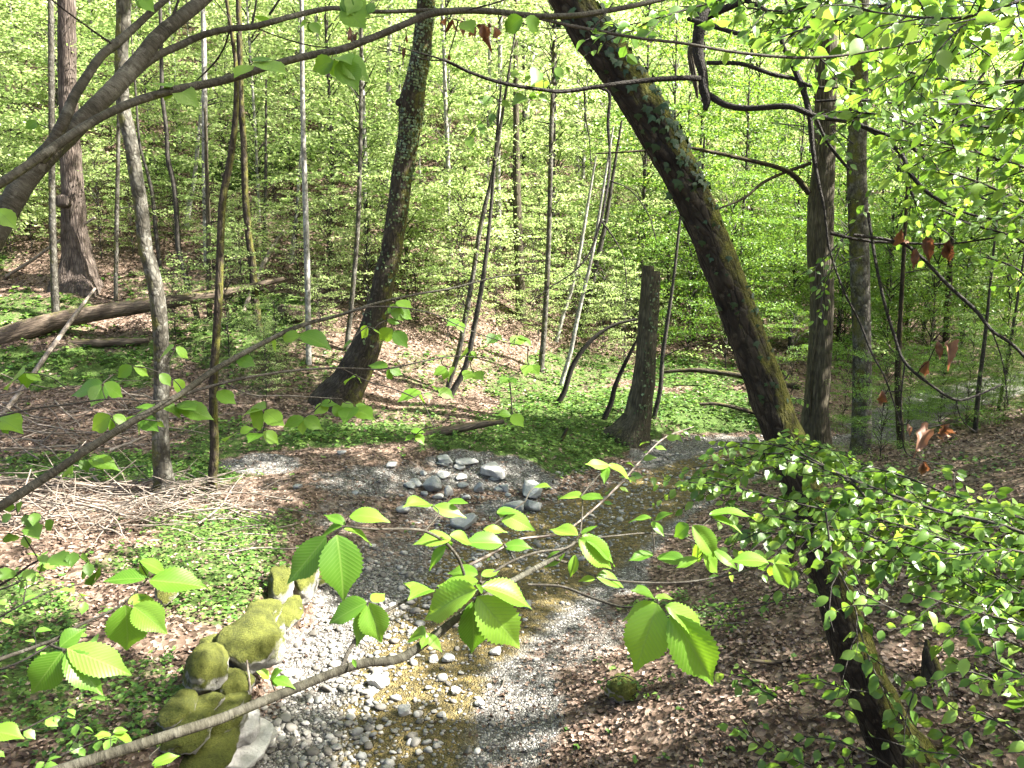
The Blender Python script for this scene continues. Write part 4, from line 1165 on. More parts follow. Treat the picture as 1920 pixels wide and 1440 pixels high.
# ------------------------------------------------------------------ the wood on the slope
def scatter_trees():
    r = np.random.default_rng(77)
    pts = list(PLACED)
    def free(x, y, d):
        return all((x - a) ** 2 + (y - b) ** 2 > max(d, c) ** 2 for a, b, c in pts)
    k = 0
    for _ in range(6000):
        if k >= 150:
            break
        rr = math.exp(r.uniform(math.log(25), math.log(84)))
        a = R(r.uniform(-40, 40))
        x, y = rr * math.sin(a), rr * math.cos(a)
        h = y - np.interp(x, FOOT_X, FOOT_Y)
        z = float(H(x, y))
        px, py, dep = project(np.array([x, y, z]))
        if h < 2.5 or not free(x, y, 2.0 + rr * .014) or (px < 620 and py > 520) or (560 < px < 1060 and py > 620):
            continue
        pale = r.random() < .8
        t = thing('beech_tree', 'slender beech with layered yellow green foliage on the wooded slope', 'tree', (x, y, z), 'beeches on the wooded slope')
        s = r.uniform(.75, 1.1)
        tr = (TR_PALE if pale else TR_DARK)[k % 3]
        f = r.uniform(.4, 1.0)
        child('trunk', tr, t, (0, 0, 0), r.random() * 6.28, (s * f, s * f, s))
        child('crown', FAR[k % 6], t, (0, 0, 0), r.random() * 6.28, s, 'stuff')
        pts.append((x, y, 1.5))
        k += 1
    k = 0
    for _ in range(6000):
        if k >= 150:
            break
        rr = math.exp(r.uniform(math.log(20), math.log(58)))
        a = R(r.uniform(-38, 38))
        x, y = rr * math.sin(a), rr * math.cos(a)
        h = y - np.interp(x, FOOT_X, FOOT_Y)
        d, side, w = stream(np.array(x), np.array(y))
        px, py, dep = project(np.array([x, y, float(H(x, y))]))
        if h < 1.0 or d < w + 1.2 or not free(x, y, 1.5):
            continue
        if (560 < px < 1060 and py > 640) or (px < 620 and py > 500 + 40 * math.sin(px * .05)):   # the open leaf strewn slope
            continue
        z = float(H(x, y))
        t = thing('beech_sapling', 'low beech sapling with flat sprays of fresh leaves on the slope', 'sapling', (x, y, z), 'beech saplings under the slope wood')
        s = r.uniform(.55, 1.1)
        child('stem', TR_SAP[k % 3], t, (0, 0, 0), r.random() * 6.28, s)
        child('crown', LOWC[k % 4], t, (0, 0, 0), r.random() * 6.28, s, 'stuff')
        pts.append((x, y, 1.0))
        k += 1
    # shaded understorey of the valley floor and the right bank
    spots = [(1290, 660), (1330, 620), (1360, 690), (1660, 690), (1740, 700), (1800, 670), (1880, 700), (1960, 690), (1700, 640), (1840, 620), (1920, 610), (1770, 590), (1650, 620), (1580, 660), (1480, 650), (1985, 640), (1900, 560), (1570, 690), (1450, 600), (1750, 560)]
    for k, (px, py) in enumerate(spots):
        g = G(px, py)
        g[2] = float(H(g[0], g[1]))
        t = thing('shaded_sapling', 'dark green beech sapling in the shaded wood on the right', 'sapling', tuple(g), 'shaded saplings beyond the stream')
        s = r.uniform(.75, 1.15)
        child('stem', TR_SAP[k % 3], t, (0, 0, 0), r.random() * 6.28, s)
        child('crown', SHADE[k % 4], t, (0, 0, 0), r.random() * 6.28, s, 'stuff')
    for k, (px, py) in enumerate([(400, 505), (470, 520), (560, 540), (620, 560), (690, 570), (780, 600), (860, 590), (930, 610), (1010, 640), (1080, 640), (1130, 660), (1170, 690), (1190, 640), (1060, 580), (980, 560), (880, 540), (800, 540), (720, 520), (620, 500), (520, 480), (440, 460), (330, 470), (250, 480), (190, 440), (60, 420), (20, 470), (300, 430), (1000, 600), (1120, 600), (840, 640)]):
        g = G(px, py)
        t = thing('beech_sapling', 'low beech sapling with flat sprays of fresh leaves on the slope', 'sapling', tuple(g), 'beech saplings under the slope wood')
        s = r.uniform(.45, .85)
        child('stem', TR_SAP[k % 3], t, (0, 0, 0), k * 1.1, s)
        child('crown', LOWC[k % 4], t, (0, 0, 0), k * 2.0, s, 'stuff')
    RC = [crown_mesh(190 + k, 1.0, 13.0, 3.2, 80, 110, .12, M['leaf_beech'], jit=.8, power=1.3, loose=True) for k in range(3)]
    for k, (px, py) in enumerate([(1480, 655), (1570, 640), (1655, 650), (1730, 640), (1800, 655), (1880, 640), (1960, 660), (2040, 700), (1380, 650), (1250, 640), (1920, 600), (1700, 610), (1600, 610), (2080, 640), (1840, 610), (1500, 590), (1400, 585), (1640, 575), (1780, 570), (1960, 570), (1300, 590), (1880, 560), (1200, 600), (1560, 560), (1720, 555)]):
        g = G(px, py)
        t = thing('beech_tree', 'leafy green beech in the valley wood behind the two right hand trunks', 'tree', tuple(g), 'beeches in the valley wood on the right')
        s = r.uniform(.8, 1.1) * (1.35 if k > 14 else 1)
        child('trunk', TR_DARK[k % 3], t, (0, 0, 0), k * 1.1, (.6, .6, s * .9))
        child('crown', RC[k % 3], t, (0, 0, 0), k * 2.1, s, 'stuff')
    # low leafy plants along the far stream on the right
    for k, (px, py) in enumerate([(1660, 800), (1700, 812), (1740, 790), (1790, 780), (1840, 770), (1890, 756), (1580, 800), (1480, 790), (1760, 815), (1650, 860), (1880, 790), (1810, 800), (1930, 775), (1860, 765), (1770, 770), (1720, 780), (1900, 740), (1960, 750)]):
        g = G(px, py)
        t = thing('low_shrub', 'low leafy shrub growing along the shaded stream on the right', 'shrub', tuple(g), 'low shrubs along the shaded stream')
        s = r.uniform(.22, .40)
        child('stem', TR_SAP[k % 3], t, (0, 0, 0), k * 1.1, s)
        child('crown', SHADE[k % 4], t, (0, 0, 0), k * 2.1, s, 'stuff')
    # low sprays left of the ivy tree
    for k, (px, py, s, lab) in enumerate([(330, 640, .5, 'bright sapling spray just right of the mottled tree'), (455, 570, .55, 'small sapling in front of the tip of the long log'), (60, 470, .6, 'sapling on the slope below the forking limb'), (430, 668, .62, 'small leafy beech sapling under the dark poles left of centre'), (520, 690, .5, 'tiny beech sapling beside the speckled pole foot'), (600, 640, .45, 'small bright sapling under the speckled pole'), (500, 745, .42, 'low leafy sapling in the shade left of the ivy speckled tree')]):
        g = G(px, py)
        t = thing('beech_sapling', lab, 'sapling', tuple(g))
        child('stem', TR_SAP[k % 3], t, (0, 0, 0), k * 1.1, s)
        child('crown', LOWC[k % 4], t, (0, 0, 0), k * 2.0, s, 'stuff')
scatter_trees()

def far_wood():
    r = np.random.default_rng(5)
    mb = MB()
    for k in range(1300):
        rr = r.uniform(80, 150)
        a = R(r.uniform(-46, 46) if k < 800 else r.uniform(14, 46))
        x, y = rr * math.sin(a), rr * math.cos(a)
        z = float(H(np.array(x), np.array(y))) + r.uniform(.5, 13 if k < 800 else 26)
        d = rdir(r, 1)[0]
        b = np.array([x, y, z])
        spray(mb, r, b, b + d * r.uniform(2, 4), 3.0, 40, .34, LEAF4, .08)
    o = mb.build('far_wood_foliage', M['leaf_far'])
    o['kind'] = 'stuff'
    o['label'] = 'distant yellow green woodland closing the top of the slope'
far_wood()

# ------------------------------------------------------------------ high canopy added out of view over the near trees, thinned to place sun and shade
DARK = [(180, 760, 470, 130, .97), (90, 1330, 260, 150, .85), (960, 850, 240, 62, .97), (760, 890, 280, 80, .80), (1300, 1020, 260, 140, .95), (1750, 950, 330, 260, .97), (1760, 680, 330, 180, .97), (1500, 1200, 170, 110, .8), (1520, 700, 200, 120, .85), (820, 1060, 220, 90, .95), (960, 960, 160, 60, .95), (650, 990, 140, 80, .92), (640, 1420, 300, 85, .92), (1000, 1000, 170, 90, .85), (1700, 760, 300, 70, .98), (560, 990, 60, 40, .8), (1330, 860, 120, 40, .75)]
LIT = [(170, 985, 300, 50), (400, 1100, 170, 80), (600, 1195, 110, 60), (700, 1280, 200, 50), (1230, 1370, 220, 70), (1050, 715, 300, 55), (1340, 760, 110, 34), (850, 690, 230, 80), (924, 884, 40, 22), (500, 878, 60, 16), (690, 850, 120, 10), (350, 1240, 90, 70), (450, 1200, 70, 90), (1750, 1180, 90, 60)]
def shade_canopy():
    r = np.random.default_rng(21)
    owners = []
    for t, P in ((T_MOT, P_MOT), (T_IVY, P_IVY), (T_LEAN, P_LEAN), (T_FUR, P_FUR), (T_BEE, P_BEE), (T_DRK, P_DRK)):
        owners.append((t, P[-1]))
    for (x, y, lab) in ((14.5, 6.5, 'tall beech on the right bank outside the photo, near side'), (16.0, 15.0, 'tall beech on the right bank outside the photo, upstream side'), (22.0, 23.0, 'tall beech beyond the right edge of the photo by the stream')):
        z = float(H(x, y))
        t = thing('beech_tree', lab, 'tree', (x, y, z))  # unseen tree, added to carry crown leaves that shade the valley
        child('trunk', TR_PALE[0], t, (0, 0, 0), 0, (2.2, 2.2, 1))
        owners.append((t, np.array([x, y, z + 13.0])))
    mbs = [MB() for _ in owners]
    cent = np.array([p for _, p in owners])
    n = 14000
    C = np.stack([r.uniform(-9, 27, n), r.uniform(-1, 32, n), r.uniform(9.5, 19, n)], -1)
    px, py, dep = project(C)
    C = C[~((dep > 0) & (py > -260) & (px > -200) & (px < 2100))]
    t = (C[:, 2] - .5) / SUN[2]
    for _ in range(5):
        g = C - SUN * t[:, None]
        t = (C[:, 2] - H(g[:, 0], g[:, 1])) / SUN[2]
    g = C - SUN * t[:, None]
    gx, gy, gd = project(g)
    hh = g[:, 1] - np.interp(g[:, 0], FOOT_X, FOOT_Y)
    p = np.where(hh > 1.5, .03, .15)
    for (cx, cy_, rx, ry, s) in DARK:
        p = np.where((((gx - cx) / rx) ** 2 + ((gy - cy_) / ry) ** 2 < 1) & (gd > 0), np.maximum(p, s), p)
    for (cx, cy_, rx, ry) in LIT:
        p = np.where((((gx - cx) / rx) ** 2 + ((gy - cy_) / ry) ** 2 < 1.15) & (gd > 0), np.minimum(p, .03), p)
    # what the crowns leave in sun and in shade nearer by: points, reach, share of leaves kept
    def near_ray(pts, reach, q):
        near = np.zeros(len(C), bool)
        for w in pts:
            v = C - w
            along = v @ SUN
            near |= (np.linalg.norm(v - along[:, None] * SUN, axis=1) < reach) & (along > 0)
        return np.where(near, q, p)
    p = near_ray(resample(P_LEAN, R_LEAN, 14)[0][:-2], .75, .97)
    p = near_ray([at(px, py, 3.4) for px in range(1380, 1960, 90) for py in (860, 930, 1000, 1070)], .45, .05)
    p = near_ray([at(px, py, 1.9) for px, py in ((20, 390), (110, 270), (210, 165), (330, 60), (300, 170), (480, 130))], .5, .9)
    p = near_ray([at(px, py, 1.1) for px, py in ((900, 1120), (620, 1050), (1240, 1180), (100, 1240), (240, 1160), (1080, 1030))], .4, .02)
    C = C[r.random(len(C)) < p]  # gaps cut so sun and shade fall on the chosen ground
    for c in C:
        i = int(np.argmin(((cent - c) ** 2).sum(1)))
        d = rdir(r, 1)[0]
        ln = r.uniform(.7, 1.3)
        spray(mbs[i], r, c - d * ln * .5, c + d * ln * .5, ln * .8, 34, .20, LEAF4, .08, .5)
    for (t, p), mb in zip(owners, mbs):
        if mb.n:
            rl = np.array(t.location)
            n0 = mb.n
            mb.build('crown', M['leaf_far'], t, tuple(rl), kind='stuff')  # added leaves above the view, shaped for the shade they cast
shade_canopy()

# ------------------------------------------------------------------ single leaves as meshes of their own
def hd_leaf(seed, nu=30, across=3, fold=.16, droop=.22, mat='leaf_front', wid=.30, teeth=.085, wave=.01):
    r = np.random.default_rng(seed)
    u = np.linspace(0, 1, nu + 1)
    w = np.sin(np.pi * np.clip(u, 0, 1) ** .82) ** .85
    w = w / w.max() * wid
    w = w * (1 - .45 * sstep(.60, .90, u)) + .004
    if teeth:
        w = w * (1 + teeth * np.where(np.arange(nu + 1) % 2 == 0, 1, -.6))
    vv = np.linspace(-1, 1, across * 2 + 1)
    U, Vv = np.meshgrid(u, vv, indexing='ij')
    W = w[:, None] * np.ones_like(Vv)
    y = Vv * W
    x = U + .10 * np.abs(Vv) * W * (1 if teeth else .3)
    z = fold * np.abs(y) - droop * U ** 2 + wave * np.sin(U * 9 + seed) * Vv - .35 * fold * (np.abs(Vv) ** 3) * W
    y = y + .05 * np.sin(U * 2.5 + seed) * r.uniform(-1, 1)
    if teeth:
        z = z + .0016 * np.where(np.arange(nu + 1) % 2 == 0, 1, -1)[:, None] * (1 - np.abs(Vv - .0) * .2)
    V = np.stack([x, y, z], -1).reshape(-1, 3)
    k = len(vv)
    i = np.arange(nu)[:, None] * k
    j = np.arange(k - 1)[None, :]
    F = np.stack([i + j, i + k + j, i + k + j + 1, i + j + 1], -1).reshape(-1, 4)
    me = MB().add(V, F).mesh('leaf', M[mat])
    uv = np.stack([U, Vv * W / .62 + .5], -1).reshape(-1, 2)
    li = np.zeros(len(me.loops), np.int32)
    me.loops.foreach_get('vertex_index', li)
    lay = me.uv_layers.new(name='UVMap')
    lay.data.foreach_set('uv', uv[li].astype(np.float32).ravel())
    return me
HD = [hd_leaf(k, fold=.06 + .055 * (k * 5 % 9), droop=.06 + .05 * (k * 4 % 9), wid=.255 + .018 * (k % 4), wave=.012 + .006 * (k % 3), teeth=.07 + .012 * (k % 3)) for k in range(9)]
MID = [hd_leaf(20 + k, 12, 2, .12 + .06 * k, .10 + .05 * k, 'leaf_front', .28 + .01 * k, .05) for k in range(5)]
BEE = [hd_leaf(40 + k, 8, 1, .2 + .12 * k, .10 + .08 * k, 'leaf_beech', .285, 0, .02) for k in range(5)]
DEADL = [hd_leaf(60 + k, 12, 2, .9 + .35 * k, .2 + .2 * k, 'dead_leaf', .22 + .02 * k, .16, .16) for k in range(4)]
def ivy_mesh(k):
    o = np.array([(0, 0, 0), (.10, .42, .02), (.42, .50, -.05), (.48, .22, .03), (1, 0, -.10), (.48, -.22, .03), (.42, -.50, -.05), (.10, -.42, .02), (.4, 0, .05)])
    F = np.array([(i, (i + 1) % 8, 8) for i in range(8)])
    return MB().add(o * np.array([1, 1, 1 + .5 * k]), F).mesh('leaf', M['ivy'])
IVYM = [ivy_mesh(k) for k in range(3)]

def basis(X, N):
    X = X / np.linalg.norm(X)
    Y = np.cross(N, X)
    Y = Y / max(np.linalg.norm(Y), 1e-9)
    return X, Y, np.cross(X, Y)
def put_leaf(parent, mesh, P, X, N, L, wscale=1.0, name='leaf'):
    X, Y, Z = basis(np.asarray(X, float), np.asarray(N, float))
    o = bpy.data.objects.new(name, mesh)
    COL.objects.link(o)
    o.parent = parent
    p = np.asarray(P, float) - np.array(parent.location)
    m = np.eye(4)
    m[:3, 0], m[:3, 1], m[:3, 2], m[:3, 3] = X * L, Y * L * wscale, Z * L, p
    o.matrix_local = Matrix(m.tolist())
    return o
fr = np.random.default_rng(99)
BASES, PATHS = {}, {}
def traced_leaf(parent, bx, by, tx, ty, d, face, meshes=HD, ws=1.0, tilt=0.0):
    """a leaf from its stalk end pixel to its tip pixel at depth d; face 1 = blade towards the lens, 0 = blade level"""
    B = at(bx, by, d)
    T = at(tx, ty, d + tilt + fr.normal(0, .015) * d)
    X = T - B
    L = np.linalg.norm(X)
    tc = nrm(CAM - B)
    N = face * tc + (1 - face) * np.array([0, 0, 1.0]) + fr.normal(0, .10, 3)
    BASES.setdefault(parent.name, []).append((bx, by, d))
    m = meshes[int(fr.integers(len(meshes)))]
    return put_leaf(parent, m, B, X, N, L * 1.04, ws)
def stem(parent, paths, mat, name='stem', sides=9, n=None, rough=.05, tint=0):
    """wood: each path (x, y, width px, depth) becomes a tapered tube, a part of its own"""
    mb = MB()
    out = []
    for q, pts in enumerate(paths):
        pp = np.array([(a, b, c) for a, b, _, c in pts])
        PATHS.setdefault(parent.name, []).append(resample(pp, np.ones(len(pp)), max(12, int(np.abs(np.diff(pp[:, :2], axis=0)).sum() / 8)))[0])
        P = np.array([at(px, py, d) for px, py, w, d in pts])
        Rr = np.array([w * .5 * d / FPX for px, py, w, d in pts])
        mb = MB()
        Q, rr = tube(mb, P, Rr, n or max(12, len(pts) * 7), sides, rough, 1.3, seed=q * 2.3 + len(pts))
        out.append(Q)
        mb.build(name, mat, parent, tuple(parent.location))
    return out

# ------------------------------------------------------------------ hornbeam branch across the bottom centre
T1 = thing('hornbeam_branch', 'near hornbeam branch curving up from the bottom left with large ribbed leaves', 'branch', tuple(at(120, 1440, .85)))
stem(T1, [[(60, 1462, 21.1, .82), (130, 1438, 20.2, .85), (250, 1400, 20.2, .88), (350, 1368, 20.2, .91), (420, 1345, 19.4, .94), (500, 1312, 18.5, .97), (560, 1288, 17.6, 1.0), (640, 1256, 16.7, 1.03), (690, 1242, 16.7, 1.05), (725, 1240, 16.7, 1.06), (760, 1230, 16.7, 1.08), (830, 1180, 15.8, 1.12), (880, 1140, 13.2, 1.15), (960, 1090, 11.4, 1.19), (1040, 1045, 9.7, 1.23), (1085, 1012, 7.0, 1.26)]], M['bark_limb'], 'branch', 16, 130, .06)
stem(T1, [[(640, 1254, 9, 1.03), (652, 1225, 8, 1.04), (667, 1199, 7, 1.05), (690, 1170, 6, 1.06), (730, 1143, 6, 1.08), (780, 1117, 5, 1.1), (815, 1106, 4, 1.12)],
          [(690, 1170, 5, 1.06), (688, 1145, 4, 1.05), (690, 1130, 4, 1.05)],
          [(707, 992, 4, 1.0), (780, 993, 5, 1.05), (813, 1003, 6, 1.1), (840, 1022, 6, 1.12), (863, 1055, 6, 1.14), (880, 1120, 6, 1.15)],
          [(707, 992, 4, 1.0), (672, 990, 4, .98), (645, 988, 4, .97), (622, 1004, 4, .97)],
          [(885, 1137, 7, 1.15), (900, 1112, 6, 1.14), (902, 1090, 5, 1.12)],
          [(902, 1095, 5, 1.14), (930, 1070, 5, 1.16), (965, 1050, 5, 1.18), (1010, 1035, 5, 1.2), (1060, 1028, 4, 1.23), (1085, 1012, 4, 1.26)],
          [(990, 1096, 5, 1.2), (1053, 1100, 5, 1.2), (1107, 1120, 5, 1.17), (1165, 1138, 5, 1.13), (1200, 1137, 4, 1.1), (1235, 1130, 4, 1.06)],
          [(1040, 1048, 6, 1.23), (1075, 1060, 5, 1.25), (1110, 1078, 4, 1.27), (1170, 1090, 4, 1.28), (1280, 1092, 4, 1.28), (1380, 1075, 4, 1.27), (1445, 1055, 4, 1.25)],
          [(1085, 1012, 5, 1.26), (1150, 1005, 3, 1.3), (1220, 1000, 3, 1.33), (1290, 1010, 3, 1.33), (1325, 1035, 3, 1.32)],
          [(903, 1000, 3, 1.25), (930, 980, 3, 1.25), (985, 940, 3, 1.28)],
          [(945, 1020, 4, 1.2), (965, 1050, 4, 1.18)]], M['bark_twig'], 'twig', 7)
H1 = 1.10
for a in [(897, 1116, 980, 1219, H1, .85, 1.08), (893, 1108, 786, 1151, H1, .45, 1.0), (903, 1100, 1004, 1128, H1, .40, .95), (886, 1128, 884, 1230, H1 + .04, .8, .85), (897, 1090, 820, 1095, H1 + .03, .42, 1.0), (896, 1078, 842, 1064, H1 + .05, .40, 1.0), (903, 1080, 936, 1068, H1 + .04, .4, .9),
          (612, 1006, 536, 1091, .97, .70, 1.0), (632, 1003, 648, 1117, .97, .92, 1.15), (645, 990, 705, 998, .98, .35, .9), (640, 990, 566, 999, .99, .30, .9), (655, 968, 722, 960, 1.0, .33, 1.0), (648, 985, 610, 958, 1.0, .35, .8),
          (690, 1130, 713, 1204, 1.05, .85, 1.15), (688, 1130, 612, 1157, 1.05, .45, 1.0), (686, 1134, 667, 1207, 1.06, .6, .7), (697, 1128, 722, 1112, 1.05, .4, 1.0),
          (942, 1020, 873, 1006, 1.2, .40, 1.0), (945, 1024, 988, 1014, 1.2, .35, 1.1), (838, 1024, 796, 1062, 1.12, .6, .8), (846, 1010, 783, 1004, 1.12, .35, 1.0), (843, 1004, 890, 1016, 1.13, .35, .9), (906, 992, 948, 986, 1.24, .35, 1.0), (932, 958, 1002, 994, 1.26, .55, .85), (930, 962, 975, 950, 1.26, .3, .9),
          (808, 946, 760, 944, 1.3, .35, .9), (812, 948, 870, 957, 1.3, .38, .9), (838, 945, 876, 940, 1.31, .3, .9), (840, 1030, 830, 1000, 1.14, .4, .8),
          (1085, 1010, 1154, 1063, 1.25, .62, .95), (1092, 1003, 1166, 1036, 1.26, .40, .85), (1084, 1004, 1032, 988, 1.26, .33, .95), (1078, 1040, 1070, 1082, 1.24, .6, .7), (1060, 1035, 1020, 1062, 1.24, .5, .8), (1088, 1000, 1118, 985, 1.27, .3, .9),
          (1116, 1086, 1086, 1084, 1.27, .4, 1.1), (1118, 1082, 1175, 1087, 1.27, .38, 1.0),
          (1092, 932, 1047, 926, 1.35, .3, 1.0), (1090, 930, 1129, 932, 1.35, .3, 1.0), (1140, 872, 1192, 884, 1.4, .38, .9), (1142, 872, 1099, 868, 1.4, .32, .9), (1140, 875, 1132, 895, 1.4, .5, .9), (1000, 915, 1030, 908, 1.4, .3, .9),
          (1232, 1132, 1193, 1257, 1.04, .85, 1.10), (1258, 1150, 1337, 1294, 1.03, .72, .80), (1238, 1136, 1166, 1150, 1.05, .38, .95), (1248, 1134, 1352, 1189, 1.03, .42, .75), (1226, 1120, 1192, 1098, 1.07, .4, 1.0), (1228, 1121, 1264, 1114, 1.07, .33, .9), (1262, 1140, 1300, 1150, 1.05, .4, .8),
          (1298, 985, 1346, 1046, 1.3, .7, .8), (1292, 985, 1261, 1003, 1.3, .7, 1.3), (1322, 1025, 1294, 1046, 1.31, .8, 1.3), (1318, 1036, 1360, 1074, 1.31, .55, .9), (1308, 1048, 1268, 1060, 1.3, .4, .9), (1338, 1030, 1382, 1066, 1.31, .45, .7), (1318, 985, 1322, 1008, 1.33, .7, 1.1), (1330, 965, 1410, 940, 1.35, .3, .6), (1335, 970, 1395, 982, 1.35, .3, .7), (1222, 972, 1180, 968, 1.33, .35, .9), (1228, 975, 1256, 960, 1.33, .4, .9), (1222, 978, 1245, 1000, 1.33, .5, .9),
          (1225, 1040, 1180, 1045, 1.33, .35, .9), (1232, 1045, 1290, 1052, 1.33, .35, .9),
          (1442, 1056, 1377, 1036, 1.25, .42, 1.0), (1452, 1056, 1480, 1104, 1.25, .68, .95), (1445, 1050, 1472, 1042, 1.25, .35, .9), (1448, 1060, 1440, 1085, 1.25, .5, .7),
          (212, 1378, 272, 1386, .92, .42, 1.1), (208, 1380, 177, 1376, .92, .38, 1.0), (212, 1374, 240, 1368, .92, .3, .9), (285, 1434, 331, 1411, .9, .5, 1.0), (290, 1432, 310, 1446, .9, .5, 1.0), (505, 1270, 487, 1256, 1.0, .6, 1.2), (507, 1272, 524, 1256, 1.0, .4, 1.0), (508, 1274, 530, 1284, 1.0, .7, 1.1), (512, 1270, 547, 1276, 1.0, .3, .9),
          (798, 1190, 762, 1188, 1.1, .45, 1.0), (800, 1186, 828, 1216, 1.1, .5, .9), (800, 1190, 790, 1215, 1.1, .6, .9), (795, 1110, 760, 1088, 1.12, .4, .8), (808, 1105, 770, 1107, 1.12, .3, .8)]:
    traced_leaf(T1, *a[:6], ws=a[6])
for a in [(300, 1400, 288, 1378), (668, 1252, 660, 1232), (905, 1112, 897, 1095), (1235, 1128, 1243, 1112), (1452, 1056, 1462, 1036)]:   # pale bud scales
    traced_leaf(T1, *a, 1.02 if a[0] < 1000 else 1.1, .5, MID, .5)

T2 = thing('hornbeam_branch', 'thin brown hornbeam twig at the lower left edge with three leaf clusters', 'branch', tuple(at(0, 1238, .95)))
stem(T2, [[(-40, 1252, 8, .93), (0, 1236, 8, .95), (60, 1215, 7, .97), (110, 1196, 7, .98), (150, 1172, 6, 1.0), (215, 1142, 5, 1.02), (250, 1115, 4, 1.03), (276, 1086, 3, 1.04)], [(88, 1205, 5, .98), (105, 1214, 5, .97), (120, 1218, 5, .96)]], M['bark_twig'], 'twig', 8)
for a in [(117, 1222, 50, 1306, .95, .85, 1.1), (123, 1222, 188, 1294, .95, .75, .95), (126, 1216, 242, 1262, .95, .55, .95), (112, 1213, 155, 1180, .97, .6, 1.2), (236, 1134, 231, 1226, 1.0, .88, 1.15), (250, 1137, 309, 1182, 1.0, .6, 1.0), (240, 1130, 303, 1122, 1.01, .3, 1.0), (250, 1125, 275, 1118, 1.02, .3, .9),
          (280, 1086, 384, 1094, 1.03, .36, 1.0), (272, 1086, 198, 1077, 1.03, .33, 1.0), (262, 1050, 322, 1064, 1.04, .4, 1.3), (276, 1080, 262, 1058, 1.04, .4, .8), (-25, 1372, 40, 1377, .9, .35, 1.0)]:
    traced_leaf(T2, *a[:6], ws=a[6])

T3 = thing('sapling', 'dark leaved twig in shade above the lower left leaf clusters', 'sapling', tuple(at(0, 1095, 1.9)))
stem(T3, [[(-30, 1115, 5, 1.9), (20, 1085, 5, 1.9), (70, 1052, 4, 1.92), (110, 1046, 3, 1.95), (145, 1042, 3, 1.95), (180, 1070, 2, 1.95), (215, 1090, 2, 1.96)]], M['bark_black'], 'twig', 6)
DK = [hd_leaf(80 + k, 8, 2, .3, .25, 'leaf_shade', .34, .12) for k in range(3)]
for (x, y) in [(25, 1068), (45, 1070), (38, 1090), (70, 1045), (100, 1040), (138, 1035), (150, 1045), (165, 1055), (155, 1062), (180, 1072), (190, 1078), (12, 940), (30, 945), (50, 985), (22, 965), (65, 960), (85, 975), (45, 965), (15, 1000), (45, 1005)]:
    a = fr.uniform(.2, 2.9)
    traced_leaf(T3, x, y, x + 27 * math.cos(a), y + 24 * math.sin(a), 1.9, .6, DK)

# ------------------------------------------------------------------ the long slanting twig across the left and middle
T4 = thing('hornbeam_branch', 'long grey branch slanting up from the left edge across the mottled tree', 'branch', tuple(at(0, 952, 1.6)))
stem(T4, [[(-60, 990, 19, 1.55), (0, 950, 18, 1.6), (115, 876, 16, 1.65), (165, 842, 15, 1.68), (245, 792, 14, 1.72), (330, 745, 12, 1.78), (400, 695, 11, 1.85), (480, 650, 10, 1.92), (560, 612, 8, 2.0), (640, 590, 6, 2.06), (700, 570, 5, 2.1), (780, 552, 4, 2.15), (850, 540, 4, 2.2), (930, 520, 3, 2.22), (1010, 512, 3, 2.25)]], M['bark_limb'], 'branch', 12, 110, .05)
stem(T4, [[(315, 752, 7, 1.78), (360, 735, 6, 1.8), (420, 718, 6, 1.82), (480, 705, 5, 1.85), (560, 694, 5, 1.9), (640, 690, 4, 1.95), (720, 692, 3, 2.0), (800, 676, 3, 2.05), (850, 668, 2, 2.1), (925, 672, 2, 2.1)],
          [(-20, 785, 4, 1.7), (60, 767, 4, 1.7), (130, 758, 4, 1.7), (210, 748, 3, 1.7), (290, 752, 3, 1.72), (330, 745, 3, 1.78)],
          [(420, 718, 4, 1.83), (470, 740, 3, 1.85), (540, 742, 3, 1.9), (640, 748, 2, 1.95)],
          [(640, 690, 3, 1.95), (690, 715, 3, 1.98), (740, 730, 3, 2.0), (790, 755, 2, 2.02), (815, 800, 2, 2.02)],
          [(640, 590, 4, 2.06), (700, 575, 3, 2.06), (800, 585, 3, 2.1), (870, 615, 2, 2.12), (940, 640, 2, 2.15), (990, 650, 2, 2.15)],
          [(50, 698, 2, 1.75), (90, 705, 2, 1.75), (130, 732, 2, 1.72)], [(262, 785, 3, 1.73), (300, 790, 2, 1.75)]], M['bark_twig'], 'twig', 6)
